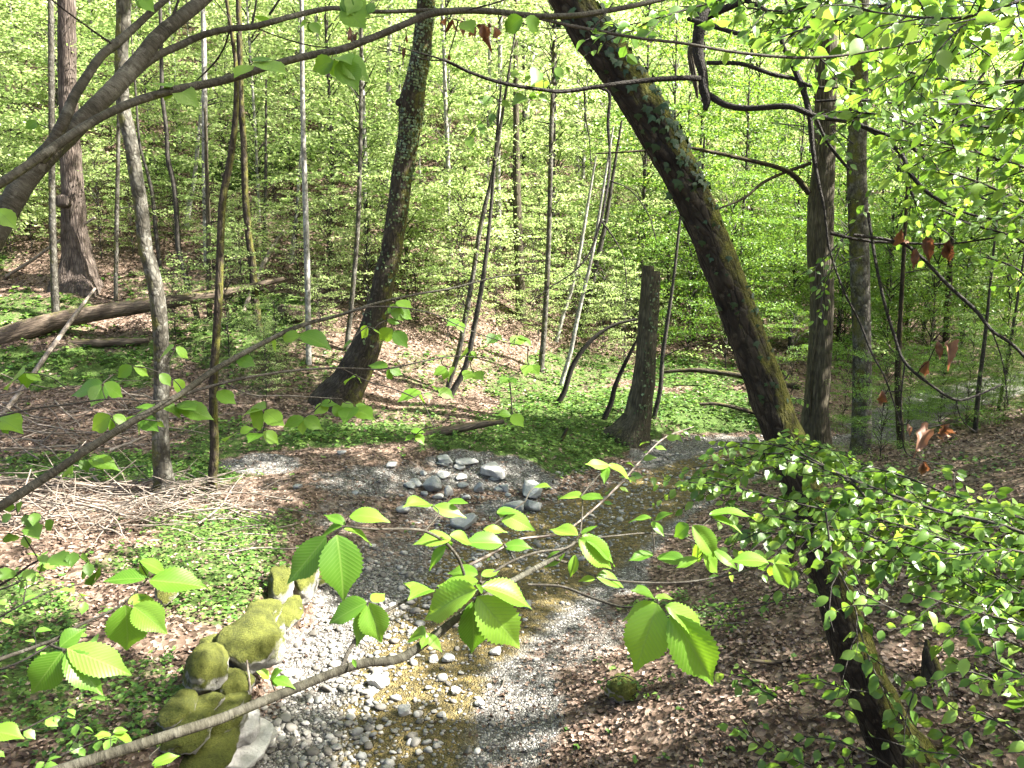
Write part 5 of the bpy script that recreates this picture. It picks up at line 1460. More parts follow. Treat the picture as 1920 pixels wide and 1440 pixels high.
for a in [(247, 685, 219, 708, .6), (250, 687, 281, 703, .6), (327, 648, 296, 668, .45), (330, 650, 354, 671, .6), (192, 720, 132, 737, .4), (192, 723, 173, 754, .8), (194, 720, 233, 742, .7), (300, 700, 320, 722, .3), (325, 712, 351, 736, .5), (442, 670, 477, 684, .7), (508, 640, 524, 656, .5), (530, 632, 562, 628, .5), (560, 628, 620, 640, .25),
          (208, 780, 166, 806, .7), (207, 784, 216, 810, .6), (211, 780, 241, 792, .6), (265, 783, 291, 803, .9), (263, 786, 254, 816, .6), (286, 775, 230, 771, .35), (288, 767, 255, 757, .3), (330, 760, 400, 778, .35), (338, 764, 382, 780, .4), (300, 760, 340, 768, .3), (320, 772, 345, 782, .4), (340, 755, 365, 765, .3), (290, 790, 310, 798, .4),
          (406, 735, 441, 752, .6), (411, 725, 430, 715, .4), (500, 765, 447, 769, .35), (493, 770, 467, 803, .8), (497, 769, 530, 796, .8), (570, 782, 531, 799, .5), (570, 785, 601, 800, .8), (567, 787, 567, 814, .6), (491, 812, 466, 820, .4), (493, 810, 524, 830, .7), (147, 860, 114, 878, .6), (151, 862, 167, 882, .7), (165, 860, 222, 871, .35), (175, 858, 195, 880, .5),
          (615, 757, 591, 775, .7), (625, 760, 642, 782, .7), (47, 697, 3, 721, .6), (50, 700, 77, 712, .5), (45, 700, 52, 720, .5), (-10, 785, 35, 793, .4), (5, 792, 17, 814, .6), (735, 575, 757, 600, .7), (742, 566, 772, 572, .4), (748, 580, 775, 596, .6), (745, 572, 720, 585, .4),
          (690, 612, 676, 634, .7), (700, 618, 716, 625, .5), (737, 617, 709, 640, .9), (740, 620, 762, 648, .7), (725, 600, 750, 605, .4), (862, 602, 838, 608, .4), (860, 604, 868, 620, .5), (930, 628, 915, 640, .6), (930, 628, 942, 636, .6), (978, 632, 960, 645, .6), (980, 633, 996, 648, .6), (968, 632, 992, 634, .3), (992, 684, 984, 700, .8), (994, 685, 1008, 698, .6), (996, 684, 1008, 690, .4), (953, 708, 940, 716, .6), (955, 708, 968, 716, .6),
          (878, 660, 858, 668, .4), (880, 662, 888, 678, .6), (882, 660, 898, 672, .5), (886, 698, 872, 705, .5), (888, 698, 903, 708, .6), (838, 690, 812, 700, .6), (838, 694, 832, 712, .7), (842, 692, 850, 714, .6), (728, 688, 690, 682, .4), (730, 690, 755, 702, .6), (726, 692, 738, 712, .6), (668, 706, 642, 712, .4), (670, 708, 680, 716, .5), (790, 735, 746, 744, .4), (790, 738, 786, 752, .9), (795, 738, 812, 745, .5), (822, 730, 851, 743, .6), (818, 732, 832, 728, .4),
          (660, 755, 641, 772, .6), (666, 760, 694, 777, .6), (668, 763, 698, 782, .6), (660, 762, 645, 782, .6), (958, 778, 935, 774, .5), (961, 776, 980, 798, .6), (660, 640, 640, 650, .5), (600, 760, 630, 752, .3), (775, 815, 760, 825, .4), (780, 815, 795, 828, .5), (770, 808, 795, 806, .3), (440, 815, 420, 820, .4), (450, 812, 470, 800, .4)]:
    d = 1.75 + max(a[0] - 200, 0) / 1500
    traced_leaf(T4, *a[:4], d, a[4], MID, 1.1)

# ------------------------------------------------------------------ boughs across the upper left
T5 = thing('hornbeam_limb', 'thick forking grey brown limb rising from the left edge to the top', 'limb', tuple(at(-20, 450, 1.8)))
stem(T5, [[(-70, 540, 47.6, 1.72), (-20, 455, 44.3, 1.75), (10, 400, 41.0, 1.78), (50, 335, 39.4, 1.8), (90, 290, 37.7, 1.82), (130, 252, 34.4, 1.85), (170, 210, 32.8, 1.87), (215, 165, 31.2, 1.9), (260, 115, 29.5, 1.93), (300, 65, 27.1, 1.96), (345, 28, 25.4, 2.0), (385, -5, 23.8, 2.03), (440, -60, 21.3, 2.1)]], M['bark_limb'], 'trunk', 20, 120, .06)
stem(T5, [[(75, 300, 24.6, 1.80), (100, 265, 23.0, 1.80), (122, 222, 20.5, 1.8), (140, 180, 18.0, 1.82), (165, 140, 16.4, 1.84), (190, 105, 15.6, 1.86), (215, 84, 16.4, 1.88), (245, 58, 13.9, 1.9), (275, 30, 12.3, 1.93), (300, 8, 11.5, 1.95), (330, -15, 9.8, 2.0)],
          [(225, 165, 18.0, 1.91), (245, 145, 16.4, 1.92), (270, 122, 14.8, 1.94), (300, 102, 13.9, 1.96), (340, 84, 13.1, 2.0), (380, 66, 12.3, 2.02), (430, 54, 11.5, 2.05), (475, 50, 11.5, 2.08), (520, 38, 10.7, 2.1), (570, 25, 9.8, 2.15), (625, 15, 9.0, 2.2), (660, 20, 8.2, 2.24), (720, 22, 7.4, 2.27), (780, 20, 7.4, 2.3), (850, 18, 6.6, 2.33)]], M['bark_limb'], 'limb', 16, 110, .06)
stem(T5, [[(215, 84, 4.9, 1.88), (195, 72, 4.1, 1.85), (150, 40, 3.3, 1.8), (110, 10, 3.3, 1.75), (85, -12, 3.3, 1.7)], [(472, 50, 4.9, 2.08), (477, 25, 4.1, 2.1), (482, -10, 3.3, 2.12)], [(430, 60, 3.3, 2.05), (420, 90, 3.3, 2.1), (400, 120, 3.3, 2.15), (370, 150, 2.5, 2.2)], [(300, 65, 6.6, 1.96), (320, 40, 5.7, 1.97), (335, 0, 4.9, 1.98)], [(475, 50, 2.5, 2.1), (520, 68, 2.5, 2.15), (580, 85, 2.5, 2.2), (650, 92, 1.6, 2.25)], [(505, 28, 4.9, 2.1), (520, 5, 4.1, 2.1), (535, -15, 3.3, 2.1)]], M['bark_black'], 'twig', 7)
for a in [(262, -6, 288, 18, 1.85, .7), (255, 0, 272, 16, 1.85, .8), (70, 228, 48, 240, 1.8, .7), (72, 232, 66, 248, 1.8, .7), (-8, 392, 28, 424, 1.6, .6), (-10, 400, 8, 418, 1.6, .7), (575, 42, 556, 50, 2.1, .6), (578, 42, 588, 62, 2.1, .8), (582, 42, 600, 60, 2.1, .6), (480, 30, 500, 36, 2.1, .5), (640, -2, 690, 18, 2.0, .6), (645, 10, 682, 48, 2.0, .7), (670, -5, 655, 18, 2.0, .8), (640, 0, 660, 16, 2.0, .9), (700, 5, 690, 25, 2.0, .7)]:
    traced_leaf(T5, *a, MID, 1.15)
T6 = thing('hornbeam_bough', 'long slim bough crossing in front of the forking limb and along the top', 'branch', tuple(at(-20, 352, 1.5)))
stem(T6, [[(-60, 378, 18.0, 1.48), (0, 344, 17.2, 1.5), (60, 305, 16.4, 1.53), (100, 277, 16.4, 1.55), (150, 243, 16.4, 1.58), (200, 214, 15.6, 1.62), (260, 188, 15.6, 1.66), (330, 168, 14.8, 1.7), (400, 155, 14.8, 1.75), (450, 142, 14.8, 1.78), (510, 122, 13.9, 1.82), (580, 104, 13.1, 1.88), (640, 92, 13.1, 1.92), (700, 70, 13.1, 1.97), (760, 45, 12.3, 2.0), (800, 28, 12.3, 2.03), (860, 20, 12.3, 2.06), (930, 22, 11.5, 2.1), (1000, 30, 10.7, 2.15), (1080, 29, 10.7, 2.2), (1150, 18, 9.8, 2.25), (1210, 6, 9.0, 2.3), (1280, -12, 8.2, 2.35)]], M['bark_limb'], 'branch', 14, 160, .05)
stem(T6, [[(1000, 32, 6.6, 2.15), (1060, 46, 6.6, 2.2), (1110, 56, 6.6, 2.22), (1200, 72, 5.7, 2.25), (1280, 81, 5.7, 2.3), (1380, 98, 5.7, 2.35), (1493, 108, 5.7, 2.4), (1580, 104, 4.9, 2.42), (1713, 80, 4.9, 2.45), (1830, 53, 4.1, 2.45), (1940, 20, 4.1, 2.45)],
          [(1110, 56, 3.3, 2.22), (1128, 34, 3.3, 2.22), (1150, 5, 2.5, 2.22)], [(880, 18, 3.3, 2.06), (930, 5, 3.3, 2.0), (980, -12, 2.5, 2.0)], [(940, 26, 2.5, 2.1), (1000, 50, 2.5, 2.12), (1060, 54, 1.6, 2.12)]], M['bark_twig'], 'twig', 8)
for a in [(322, 164, 276, 148, 1.68, .4), (318, 160, 310, 188, 1.7, .85), (325, 160, 372, 194, 1.7, .65), (470, 122, 440, 138, 1.75, .3), (475, 118, 538, 126, 1.75, .35), (470, 112, 510, 108, 1.75, .3), (625, 112, 584, 132, 1.85, .6), (628, 112, 634, 152, 1.85, .85), (635, 112, 692, 140, 1.85, .6), (640, 112, 668, 160, 1.85, .6), (632, 108, 655, 104, 1.85, .3),
          (980, 34, 944, 58, 2.0, .85), (985, 34, 1014, 58, 2.0, .7), (960, 30, 955, 64, 2.02, .7), (1000, 34, 1012, 48, 2.02, .6), (1120, 55, 1112, 62, 2.2, .6), (1110, 62, 1135, 55, 2.2, .4), (870, 40, 885, 52, 2.05, .5)]:
    traced_leaf(T6, *a, MID, 1.2)
for a in [(835, 32, 826, 50, .9), (850, 36, 846, 68, .9), (868, 40, 866, 62, .8), (890, 52, 882, 75, .9), (905, 45, 912, 78, 1.2), (925, 50, 936, 76, 1.1), (915, 48, 908, 72, 1.0), (660, 62, 660, 80, .7), (762, 66, 763, 82, .7), (757, 92, 756, 106, .6), (842, 100, 842, 118, .6)]:
    o = traced_leaf(T6, a[0], a[1], a[2], a[3], 2.1, .7, DEADL, a[4])
    o.name = 'dead_leaf'
    o['label'] = 'withered brown leaf still hanging on the bough'

def petioles(t, mat, w=1.6, maxd=190):
    """leaf stalks and fine twigs that join every traced leaf to the wood nearest to it"""
    pool = np.concatenate(PATHS[t.name])
    todo = list(dict.fromkeys(BASES.get(t.name, [])))
    mb = MB()
    while todo:
        D = [np.hypot(pool[:, 0] - b[0], pool[:, 1] - b[1]) for b in todo]
        k = int(np.argmin([d.min() for d in D]))
        b = todo.pop(k)
        i = int(np.argmin(D[k]))
        dist = D[k][i]
        pool = np.concatenate([pool, [b]])
        if dist < 1.5 or dist > maxd:
            continue
        a = pool[i]
        p0, p1 = at(a[0], a[1], a[2]), at(b[0], b[1], b[2])
        mid = (p0 + p1) / 2 + fr.normal(0, .05, 3) * np.linalg.norm(p1 - p0)
        r0 = (w * (1 + min(dist, 90) / 60)) * .5 * b[2] / FPX
        tube(mb, [p0, mid, p1], [r0, r0 * .85, r0 * .6], 7, 5)
        q = np.linspace(0, 1, max(3, int(dist / 8)))[:, None]
        pool = np.concatenate([pool, a + q * (np.array(b) - a)])
    if mb.n:
        mb.build('leaf_stalk', mat, t, tuple(t.location), kind='stuff')
for _t, _m in ((T1, 'bark_twig'), (T2, 'bark_twig'), (T3, 'bark_black'), (T4, 'bark_twig'), (T5, 'bark_twig'), (T6, 'bark_twig')):
    petioles(_t, M[_m])

# ------------------------------------------------------------------ boughs whose leaves are grown along the twigs
def grow(paths, r, L, step=.045, twig_every=.11, twig_len=(.14, .36), droop=.25, up=.55, flat=.35, bare=.12):
    """side twigs and alternate leaves along the given world paths"""
    tw, LP, LX, LN, LL = [], [], [], [], []
    for P in paths:
        seg = np.concatenate([[0], np.cumsum(np.linalg.norm(np.diff(P, axis=0), axis=1))])
        tot = seg[-1]
        s, side = tot * bare, 1
        lines = [(P, .55)]
        while s < tot:
            i = min(np.searchsorted(seg, s), len(P) - 1)
            p = P[i]
            T = nrm(P[i] - P[i - 1]) if i else nrm(P[1] - P[0])
            lat = nrm(np.cross(T, [0, 0, 1.0]))
            ln = r.uniform(*twig_len) * (1 - .45 * s / tot)
            d = nrm(T * r.uniform(.5, .9) + lat * side * r.uniform(.5, 1.0) + np.array([0, 0, r.normal(-.05, .22)]))
            q = [p]
            for _ in range(4):
                d = nrm(d + r.normal(0, .14, 3) + np.array([0, 0, -droop * .22]))
                q.append(q[-1] + d * ln / 4)
            q = np.array(q)
            tw.append(q)
            lines.append((q, .05))
            side = -side
            s += twig_every * r.uniform(.7, 1.3)
        for q, st in lines:
            sg = np.concatenate([[0], np.cumsum(np.linalg.norm(np.diff(q, axis=0), axis=1))])
            t, sd = sg[-1] * st, 1
            while t < sg[-1]:
                p = np.array([np.interp(t, sg, q[:, c]) for c in range(3)])
                i = min(max(np.searchsorted(sg, t), 1), len(q) - 1)
                T = nrm(q[i] - q[i - 1])
                lat = nrm(np.cross(T, [0, 0, 1.0]))
                X = nrm(T * .55 + lat * sd * .85 + np.array([0, 0, -droop]) + r.normal(0, .22, 3))
                N = nrm(np.array([0, 0, up]) + nrm(CAM - p) * (1 - up) + r.normal(0, flat, 3))
                LP.append(p + X * .008)
                LX.append(X)
                LN.append(N)
                LL.append(L * r.uniform(.65, 1.2))
                sd = -sd
                t += step * r.uniform(.75, 1.3)
    return tw, np.array(LP), np.array(LX), np.array(LN), np.array(LL)
def leafy(t, paths_px, wood, twig, meshes, L, seed, limit=300, tmpl=LEAF6, mat='leaf_beech', sides=7, wname='branch', **kw):
    r = np.random.default_rng(seed)
    out = []
    for p in paths_px:                                     # boughs go on beyond the edge of the view
        x0, y0, w0, d0 = p[0]
        if x0 >= 1940:
            p = [(x0 + 520, y0 - 40, w0 * 1.3, d0 * 1.0)] + p
        elif y0 <= -30:
            p = [(x0 + 60, y0 - 260, w0 * 1.3, d0)] + p
        out.append(p)
    paths_px = out
    Q = stem(t, paths_px, wood, wname, sides)
    tw, P, X, N, LL = grow(Q, r, L, **kw)
    mb = MB()
    for q in tw:
        tube(mb, q, np.linspace(.0026, .0010, len(q)) * (L / .05), 5, 4, cap=False)
    if mb.n:
        mb.build('twig', twig, t, tuple(t.location), kind='stuff')
    px, py, dep = project(P)
    ins = (px > -20) & (px < 1940) & (py > -20) & (py < 1460) & (dep > .3)
    size = np.where(ins, LL / np.maximum(dep, .2), 0)
    order = np.argsort(-size)
    top = [i for i in order[:limit] if size[i] > 0]
    for i in top:
        put_leaf(t, meshes[int(r.integers(len(meshes)))], P[i], X[i], N[i], LL[i])
    rest = np.setdiff1d(np.arange(len(P)), np.array(top, int))
    rest = rest[(px[rest] > -500) & (px[rest] < 2500)]
    if len(rest):
        mb = MB()
        leaf_batch(mb, P[rest], X[rest], N[rest], LL[rest], tmpl, .62, 0, r)
        mb.build('foliage', M[mat], t, tuple(t.location), kind='stuff')
    return len(P)

# dark limb stub hanging from the top, right of the leaning trunk, with its side branches
T7 = thing('hanging_limb', 'black limb with a broken end hanging from the top right of the leaning trunk', 'limb', tuple(at(1320, -60, 4.2)))
stem(T7, [[(1290, -420, 38, 4.3), (1300, -240, 34, 4.3), (1314, -60, 28, 4.3), (1321, 0, 25, 4.25), (1312, 55, 22, 4.2), (1309, 100, 21, 4.2), (1318, 140, 17, 4.2), (1319, 165, 19, 4.2), (1325, 190, 16, 4.2), (1322, 206, 8, 4.2)]], M['bark_black'], 'limb', 18, 90, .22)
stem(T7, [[(1306, 70, 6, 4.3), (1294, 95, 11, 4.3), (1299, 130, 12, 4.3), (1305, 165, 9, 4.3), (1308, 185, 3, 4.3)]], M['bark_olive'], 'splinter', 10, 40, .3)
stem(T7, [[(1318, 172, 13, 4.2), (1336, 183, 13, 4.2), (1362, 197, 12, 4.15), (1400, 203, 11, 4.1), (1480, 200, 11, 4.0), (1530, 218, 10, 3.95), (1600, 230, 9, 3.9), (1650, 255, 8, 3.85), (1690, 290, 8, 3.8), (1710, 330, 8, 3.75), (1745, 365, 7, 3.7), (1800, 395, 5, 3.65), (1860, 410, 4, 3.6), (1940, 405, 3, 3.6)],
          [(1318, 148, 11, 4.2), (1280, 146, 10, 4.15), (1200, 152, 9, 4.1), (1130, 161, 8, 4.0), (1060, 171, 8, 3.95), (1030, 170, 7, 3.9), (940, 155, 7, 3.8), (880, 135, 6, 3.75), (830, 112, 4, 3.7), (790, 100, 3, 3.65), (740, 85, 2, 3.6)],
          [(880, 135, 4, 3.75), (840, 115, 3, 3.7), (800, 112, 2, 3.7), (710, 88, 2, 3.65)],
          [(1325, 118, 8, 4.2), (1390, 120, 8, 4.15), (1450, 140, 8, 4.1), (1490, 148, 7, 4.1), (1525, 163, 6, 4.05), (1590, 165, 4, 4.0)],
          [(1315, 35, 16, 4.25), (1345, 22, 15, 4.2), (1395, 0, 13, 4.15), (1450, -30, 11, 4.1)], [(1290, 35, 8, 4.2), (1340, 50, 9, 4.1), (1400, 64, 8, 4.0), (1450, 46, 7, 3.9), (1500, 36, 6, 3.85), (1570, 26, 5, 3.8)],
          [(1395, 0, 8, 4.15), (1440, 22, 7, 4.1), (1460, 60, 8, 4.1), (1470, 90, 9, 4.1), (1490, 130, 11, 4.1), (1508, 175, 12, 4.08), (1518, 215, 11, 4.05), (1523, 270, 9, 4.05), (1532, 330, 7, 4.05), (1545, 390, 5, 4.05), (1556, 470, 4, 4.05), (1583, 547, 4, 4.0), (1613, 607, 4, 4.0), (1635, 663, 4, 3.95), (1660, 710, 3, 3.9), (1690, 800, 2, 3.9)],
          [(1530, 222, 6, 4.0), (1550, 265, 6, 4.0), (1570, 292, 6, 4.0), (1592, 318, 5, 4.0)],
          [(1120, 163, 5, 4.0), (1142, 175, 6, 4.0), (1140, 230, 6, 4.0), (1143, 280, 5, 4.0), (1142, 330, 5, 3.95), (1132, 390, 5, 3.9), (1125, 420, 5, 3.9), (1105, 475, 4, 3.9), (1075, 510, 3, 3.9), (1030, 540, 2, 3.9), (990, 570, 2, 3.9)],
          [(1128, 415, 4, 3.9), (1150, 445, 3, 3.9), (1168, 480, 2, 3.9), (1176, 540, 2, 3.9)], [(1142, 338, 3, 3.95), (1180, 355, 2, 3.95), (1215, 400, 2, 3.95), (1230, 450, 2, 3.9)],
          [(1095, 165, 3, 4.0), (1098, 220, 3, 4.0), (1105, 260, 2, 4.0), (1108, 310, 2, 4.0)]], M['bark_black'], 'branch', 9, None, .10)
for a in [(958, 136, 972, 138), (995, 138, 985, 150), (1010, 130, 1002, 150), (1042, 125, 1056, 145), (1050, 128, 1044, 150), (1060, 125, 1068, 138), (985, 180, 966, 188), (1000, 172, 996, 192), (1010, 178, 1030, 185), (922, 180, 906, 196), (926, 212, 920, 230), (905, 228, 893, 240), (900, 232, 908, 250), (890, 240, 880, 262), (880, 255, 884, 276), (895, 185, 918, 190), (940, 190, 958, 200), (1020, 150, 1012, 168)]:
    traced_leaf(T7, *a, 3.9, .7, BEE, 1.0)

petioles(T7, M['bark_black'])
# leaf roof of the upper right
T8 = thing('beech_bough', 'dense leafy bough filling the upper right corner with green leaves', 'branch', tuple(at(1940, 20, 2.2)))
r8 = np.random.default_rng(808)
up8 = [[(1950, 150, 9, 2.6), (1860, 155, 8, 2.7), (1800, 152, 7, 2.8), (1740, 142, 5, 2.9), (1680, 130, 3, 2.95)],
       [(1960, 255, 8, 3.0), (1900, 248, 7, 3.0), (1830, 236, 6, 3.1), (1730, 237, 5, 3.2), (1660, 216, 4, 3.3), (1580, 210, 3, 3.35)],
       [(1950, -10, 7, 2.0), (1860, 20, 6, 2.05), (1780, 35, 5, 2.1), (1700, 30, 4, 2.15), (1620, 20, 3, 2.2)],
       [(1950, 60, 6, 2.3), (1880, 75, 5, 2.35), (1800, 100, 4, 2.4), (1740, 130, 3, 2.45)],
       [(1750, -40, 7, 2.6), (1680, 0, 6, 2.65), (1600, 30, 5, 2.7), (1520, 50, 4, 2.75), (1450, 75, 3, 2.8)],
       [(1600, -40, 6, 2.9), (1540, 0, 5, 2.95), (1480, 20, 4, 3.0), (1400, 15, 3, 3.0)],
       [(1420, -40, 6, 3.0), (1360, -5, 5, 3.0), (1280, 20, 4, 3.0), (1210, 40, 3, 3.05), (1160, 50, 2, 3.1)],
       [(1950, 320, 6, 3.0), (1880, 300, 5, 3.05), (1800, 280, 4, 3.1), (1720, 270, 3, 3.15)],
       [(1960, 200, 6, 2.5), (1890, 205, 5, 2.55), (1810, 195, 4, 2.6), (1740, 190, 3, 2.65)],
       [(1700, -30, 5, 2.3), (1740, 30, 4, 2.35), (1760, 90, 3, 2.4)], [(1850, -30, 5, 2.1), (1830, 30, 4, 2.15), (1790, 70, 3, 2.2)],
       [(1960, 390, 6, 3.3), (1880, 360, 5, 3.3), (1800, 330, 4, 3.35), (1740, 320, 3, 3.4)], [(1540, -30, 5, 3.1), (1580, 60, 4, 3.2), (1640, 110, 3, 3.2), (1700, 160, 2, 3.2)],
       [(1470, -30, 5, 3.3), (1500, 60, 4, 3.3), (1560, 130, 3, 3.3), (1640, 170, 2, 3.3)]]
n8 = leafy(T8, up8, M['bark_twig'], M['bark_black'], BEE, .056, 81, 300, twig_every=.040, twig_len=(.16, .50), step=.046, droop=.30, up=.45)
T9 = thing('beech_bough', 'leafy bough with thin dark twigs under the upper right leaf roof', 'branch', tuple(at(1940, 430, 3.4)))
up9 = [[(1620, 236, 6, 3.8), (1700, 270, 6, 3.8), (1770, 330, 5, 3.75), (1840, 370, 4, 3.7), (1920, 395, 3, 3.7)], [(1530, 190, 5, 4.0), (1600, 187, 5, 3.9), (1680, 195, 4, 3.9), (1760, 230, 4, 3.8), (1840, 290, 3, 3.8), (1900, 330, 3, 3.8)],
       [(1960, 470, 5, 3.5), (1890, 440, 5, 3.5), (1820, 420, 4, 3.6), (1760, 390, 3, 3.6)], [(1690, 250, 5, 3.9), (1700, 330, 5, 3.9), (1730, 400, 4, 3.9), (1780, 440, 3, 3.9)],
       [(1960, 540, 5, 4.0), (1900, 500, 4, 4.0), (1840, 480, 3, 4.0)], [(1640, 120, 5, 3.9), (1700, 150, 4, 3.9), (1760, 180, 3, 3.9)], [(1850, 130, 5, 3.6), (1800, 200, 4, 3.6), (1770, 270, 3, 3.6)], [(1940, 100, 5, 3.4), (1900, 190, 4, 3.4), (1880, 270, 3, 3.4)]]
leafy(T9, up9, M['bark_black'], M['bark_black'], BEE, .052, 91, 300, twig_every=.065, twig_len=(.18, .55), droop=.35, up=.4)
T10 = thing('beech_branch', 'bare looking dark branch drooping across the right shade with withered brown leaves', 'branch', tuple(at(1640, 480, 3.6)))
stem(T10, [[(1628, 400, 6, 3.7), (1640, 480, 6, 3.65), (1657, 563, 6, 3.6), (1677, 630, 6, 3.6), (1697, 680, 6, 3.55), (1747, 723, 5, 3.5), (1793, 750, 5, 3.5), (1830, 742, 4, 3.5), (1880, 720, 3, 3.5)],
           [(1600, 440, 6, 3.6), (1690, 456, 6, 3.6), (1725, 480, 6, 3.55), (1780, 537, 7, 3.5), (1830, 583, 7, 3.45), (1860, 620, 6, 3.4), (1897, 645, 6, 3.4), (1940, 690, 5, 3.35)],
           [(1557, 437, 7, 3.7), (1613, 450, 6, 3.7), (1680, 455, 5, 3.7), (1780, 457, 4, 3.65), (1900, 440, 3, 3.6)],
           [(1697, 680, 3, 3.55), (1690, 740, 3, 3.5), (1692, 820, 3, 3.5), (1700, 850, 2, 3.5), (1735, 865, 2, 3.5), (1790, 872, 2, 3.5)],
           [(1793, 750, 3, 3.5), (1800, 780, 2, 3.5), (1815, 800, 2, 3.5), (1830, 810, 2, 3.5)], [(1860, 620, 3, 3.4), (1880, 680, 2, 3.4), (1890, 760, 2, 3.4)]], M['bark_black'], 'branch', 8, None, .08)
for a in [(1690, 430, 1692, 470), (1718, 466, 1712, 502), (1738, 444, 1742, 484), (1780, 450, 1776, 494), (1772, 455, 1786, 480), (1760, 640, 1762, 672), (1778, 642, 1786, 668), (1742, 676, 1728, 708), (1652, 732, 1654, 764), (1738, 802, 1724, 832), (1768, 796, 1776, 832), (1775, 794, 1766, 824), (1705, 796, 1705, 814), (1732, 866, 1728, 894), (1735, 864, 1736, 890)]:
    o = traced_leaf(T10, *a, 3.5, .75, DEADL, .85)
    o.name = 'dead_leaf'
    o['label'] = 'withered brown leaf hanging from the dark branch'

petioles(T10, M['bark_black'], maxd=90)
# hornbeam sprays of the lower right
T11 = thing('hornbeam_sprays', 'bright hornbeam sprays hiding the foot of the furrowed tree at right', 'branch', tuple(at(1940, 1000, 3.3)))
lo = [[(1960, 1010, 7, 3.2), (1880, 985, 7, 3.25), (1750, 955, 6, 3.4), (1600, 900, 5, 3.6), (1480, 852, 4, 3.75), (1380, 858, 3, 3.9)], [(1960, 1090, 7, 3.1), (1880, 1060, 6, 3.15), (1780, 1015, 6, 3.2), (1650, 975, 5, 3.4), (1520, 950, 4, 3.5), (1420, 925, 3, 3.6), (1330, 905, 2, 3.7)],
      [(1960, 960, 6, 3.5), (1870, 945, 5, 3.5), (1790, 930, 4, 3.6), (1700, 895, 4, 3.7), (1600, 865, 3, 3.8)], [(1640, 950, 6, 3.5), (1590, 900, 5, 3.6), (1540, 870, 4, 3.7), (1470, 838, 3, 3.8), (1400, 830, 2, 3.9)],
      [(1700, 1040, 5, 3.3), (1620, 1000, 5, 3.35), (1540, 985, 4, 3.4), (1450, 970, 3, 3.5), (1370, 950, 3, 3.6)], [(1960, 1150, 6, 3.0), (1870, 1125, 5, 3.05), (1790, 1085, 4, 3.15), (1700, 1055, 4, 3.25), (1620, 1050, 3, 3.3)],
      [(1960, 1040, 5, 3.0), (1880, 1030, 4, 3.0), (1800, 1040, 4, 3.05), (1730, 1030, 3, 3.1)], [(1960, 1120, 5, 2.9), (1900, 1110, 4, 2.95), (1840, 1120, 3, 3.0)],
      [(1800, 985, 4, 3.4), (1720, 975, 4, 3.4), (1640, 940, 3, 3.5), (1560, 920, 3, 3.5)], [(1960, 985, 4, 3.2), (1900, 965, 4, 3.3), (1850, 940, 3, 3.4)],
      [(1430, 890, 3, 3.8), (1370, 880, 3, 3.8), (1310, 890, 2, 3.9)], [(1520, 1010, 4, 3.4), (1450, 1000, 3, 3.4), (1390, 1000, 2, 3.5)], [(1960, 1000, 5, 3.9), (1850, 965, 5, 3.9), (1740, 925, 4, 3.9), (1640, 890, 3, 4.0), (1560, 855, 3, 4.0)], [(1960, 1060, 5, 3.7), (1860, 1020, 5, 3.7), (1760, 990, 4, 3.8), (1680, 950, 3, 3.8)], [(1700, 900, 4, 4.0), (1620, 880, 4, 4.0), (1540, 840, 3, 4.0), (1480, 830, 2, 4.1)], [(1960, 1110, 5, 3.5), (1850, 1080, 4, 3.5), (1760, 1050, 4, 3.6), (1660, 1020, 3, 3.6), (1580, 1010, 2, 3.6)]]
leafy(T11, lo, M['bark_twig'], M['bark_black'], BEE, .058, 111, 300, twig_every=.036, twig_len=(.16, .52), step=.040, droop=.34, up=.25)
T12 = thing('hornbeam_sprays', 'loose hornbeam twigs trailing down over the dark foot of the leaning trunk', 'branch', tuple(at(1940, 1200, 2.9)))
lo2 = [[(1548, 960, 4, 3.3), (1555, 1010, 4, 3.3), (1562, 1050, 4, 3.25), (1580, 1085, 4, 3.2), (1600, 1130, 3, 3.2), (1615, 1190, 3, 3.15), (1640, 1260, 3, 3.1), (1690, 1340, 3, 3.1), (1720, 1400, 2, 3.1)],
       [(1960, 1230, 5, 2.8), (1890, 1200, 5, 2.85), (1830, 1180, 4, 2.9), (1740, 1170, 4, 3.0), (1680, 1145, 3, 3.05), (1610, 1110, 2, 3.1)], [(1960, 1330, 5, 2.7), (1890, 1290, 4, 2.75), (1820, 1260, 4, 2.8), (1760, 1270, 3, 2.85), (1700, 1300, 2, 2.9)],
       [(1960, 1420, 5, 2.6), (1900, 1370, 4, 2.65), (1840, 1340, 3, 2.7), (1790, 1330, 2, 2.75)], [(1840, 1460, 4, 2.8), (1800, 1420, 3, 2.85), (1740, 1410, 3, 2.9), (1690, 1400, 2, 3.0)], [(1960, 1270, 4, 2.6), (1900, 1260, 4, 2.65), (1850, 1230, 3, 2.7)],
       [(1960, 1180, 4, 2.8), (1880, 1160, 3, 2.85), (1800, 1140, 3, 2.9), (1740, 1120, 2, 2.95)], [(1700, 1460, 4, 3.2), (1640, 1420, 3, 3.2), (1570, 1390, 3, 3.3), (1500, 1380, 2, 3.4)], [(1640, 1300, 3, 3.3), (1580, 1290, 3, 3.3), (1520, 1270, 2, 3.4)],
       [(1560, 1460, 3, 3.3), (1500, 1430, 3, 3.35), (1430, 1400, 2, 3.4), (1380, 1360, 2, 3.4)], [(1500, 1330, 3, 3.5), (1440, 1300, 2, 3.55), (1390, 1260, 2, 3.6)], [(1560, 1160, 2, 3.4), (1510, 1090, 2, 3.45), (1480, 1080, 2, 3.5)]]
leafy(T12, lo2, M['bark_twig'], M['bark_black'], BEE, .060, 121, 300, twig_every=.068, twig_len=(.14, .38), step=.055, droop=.34, up=.35)
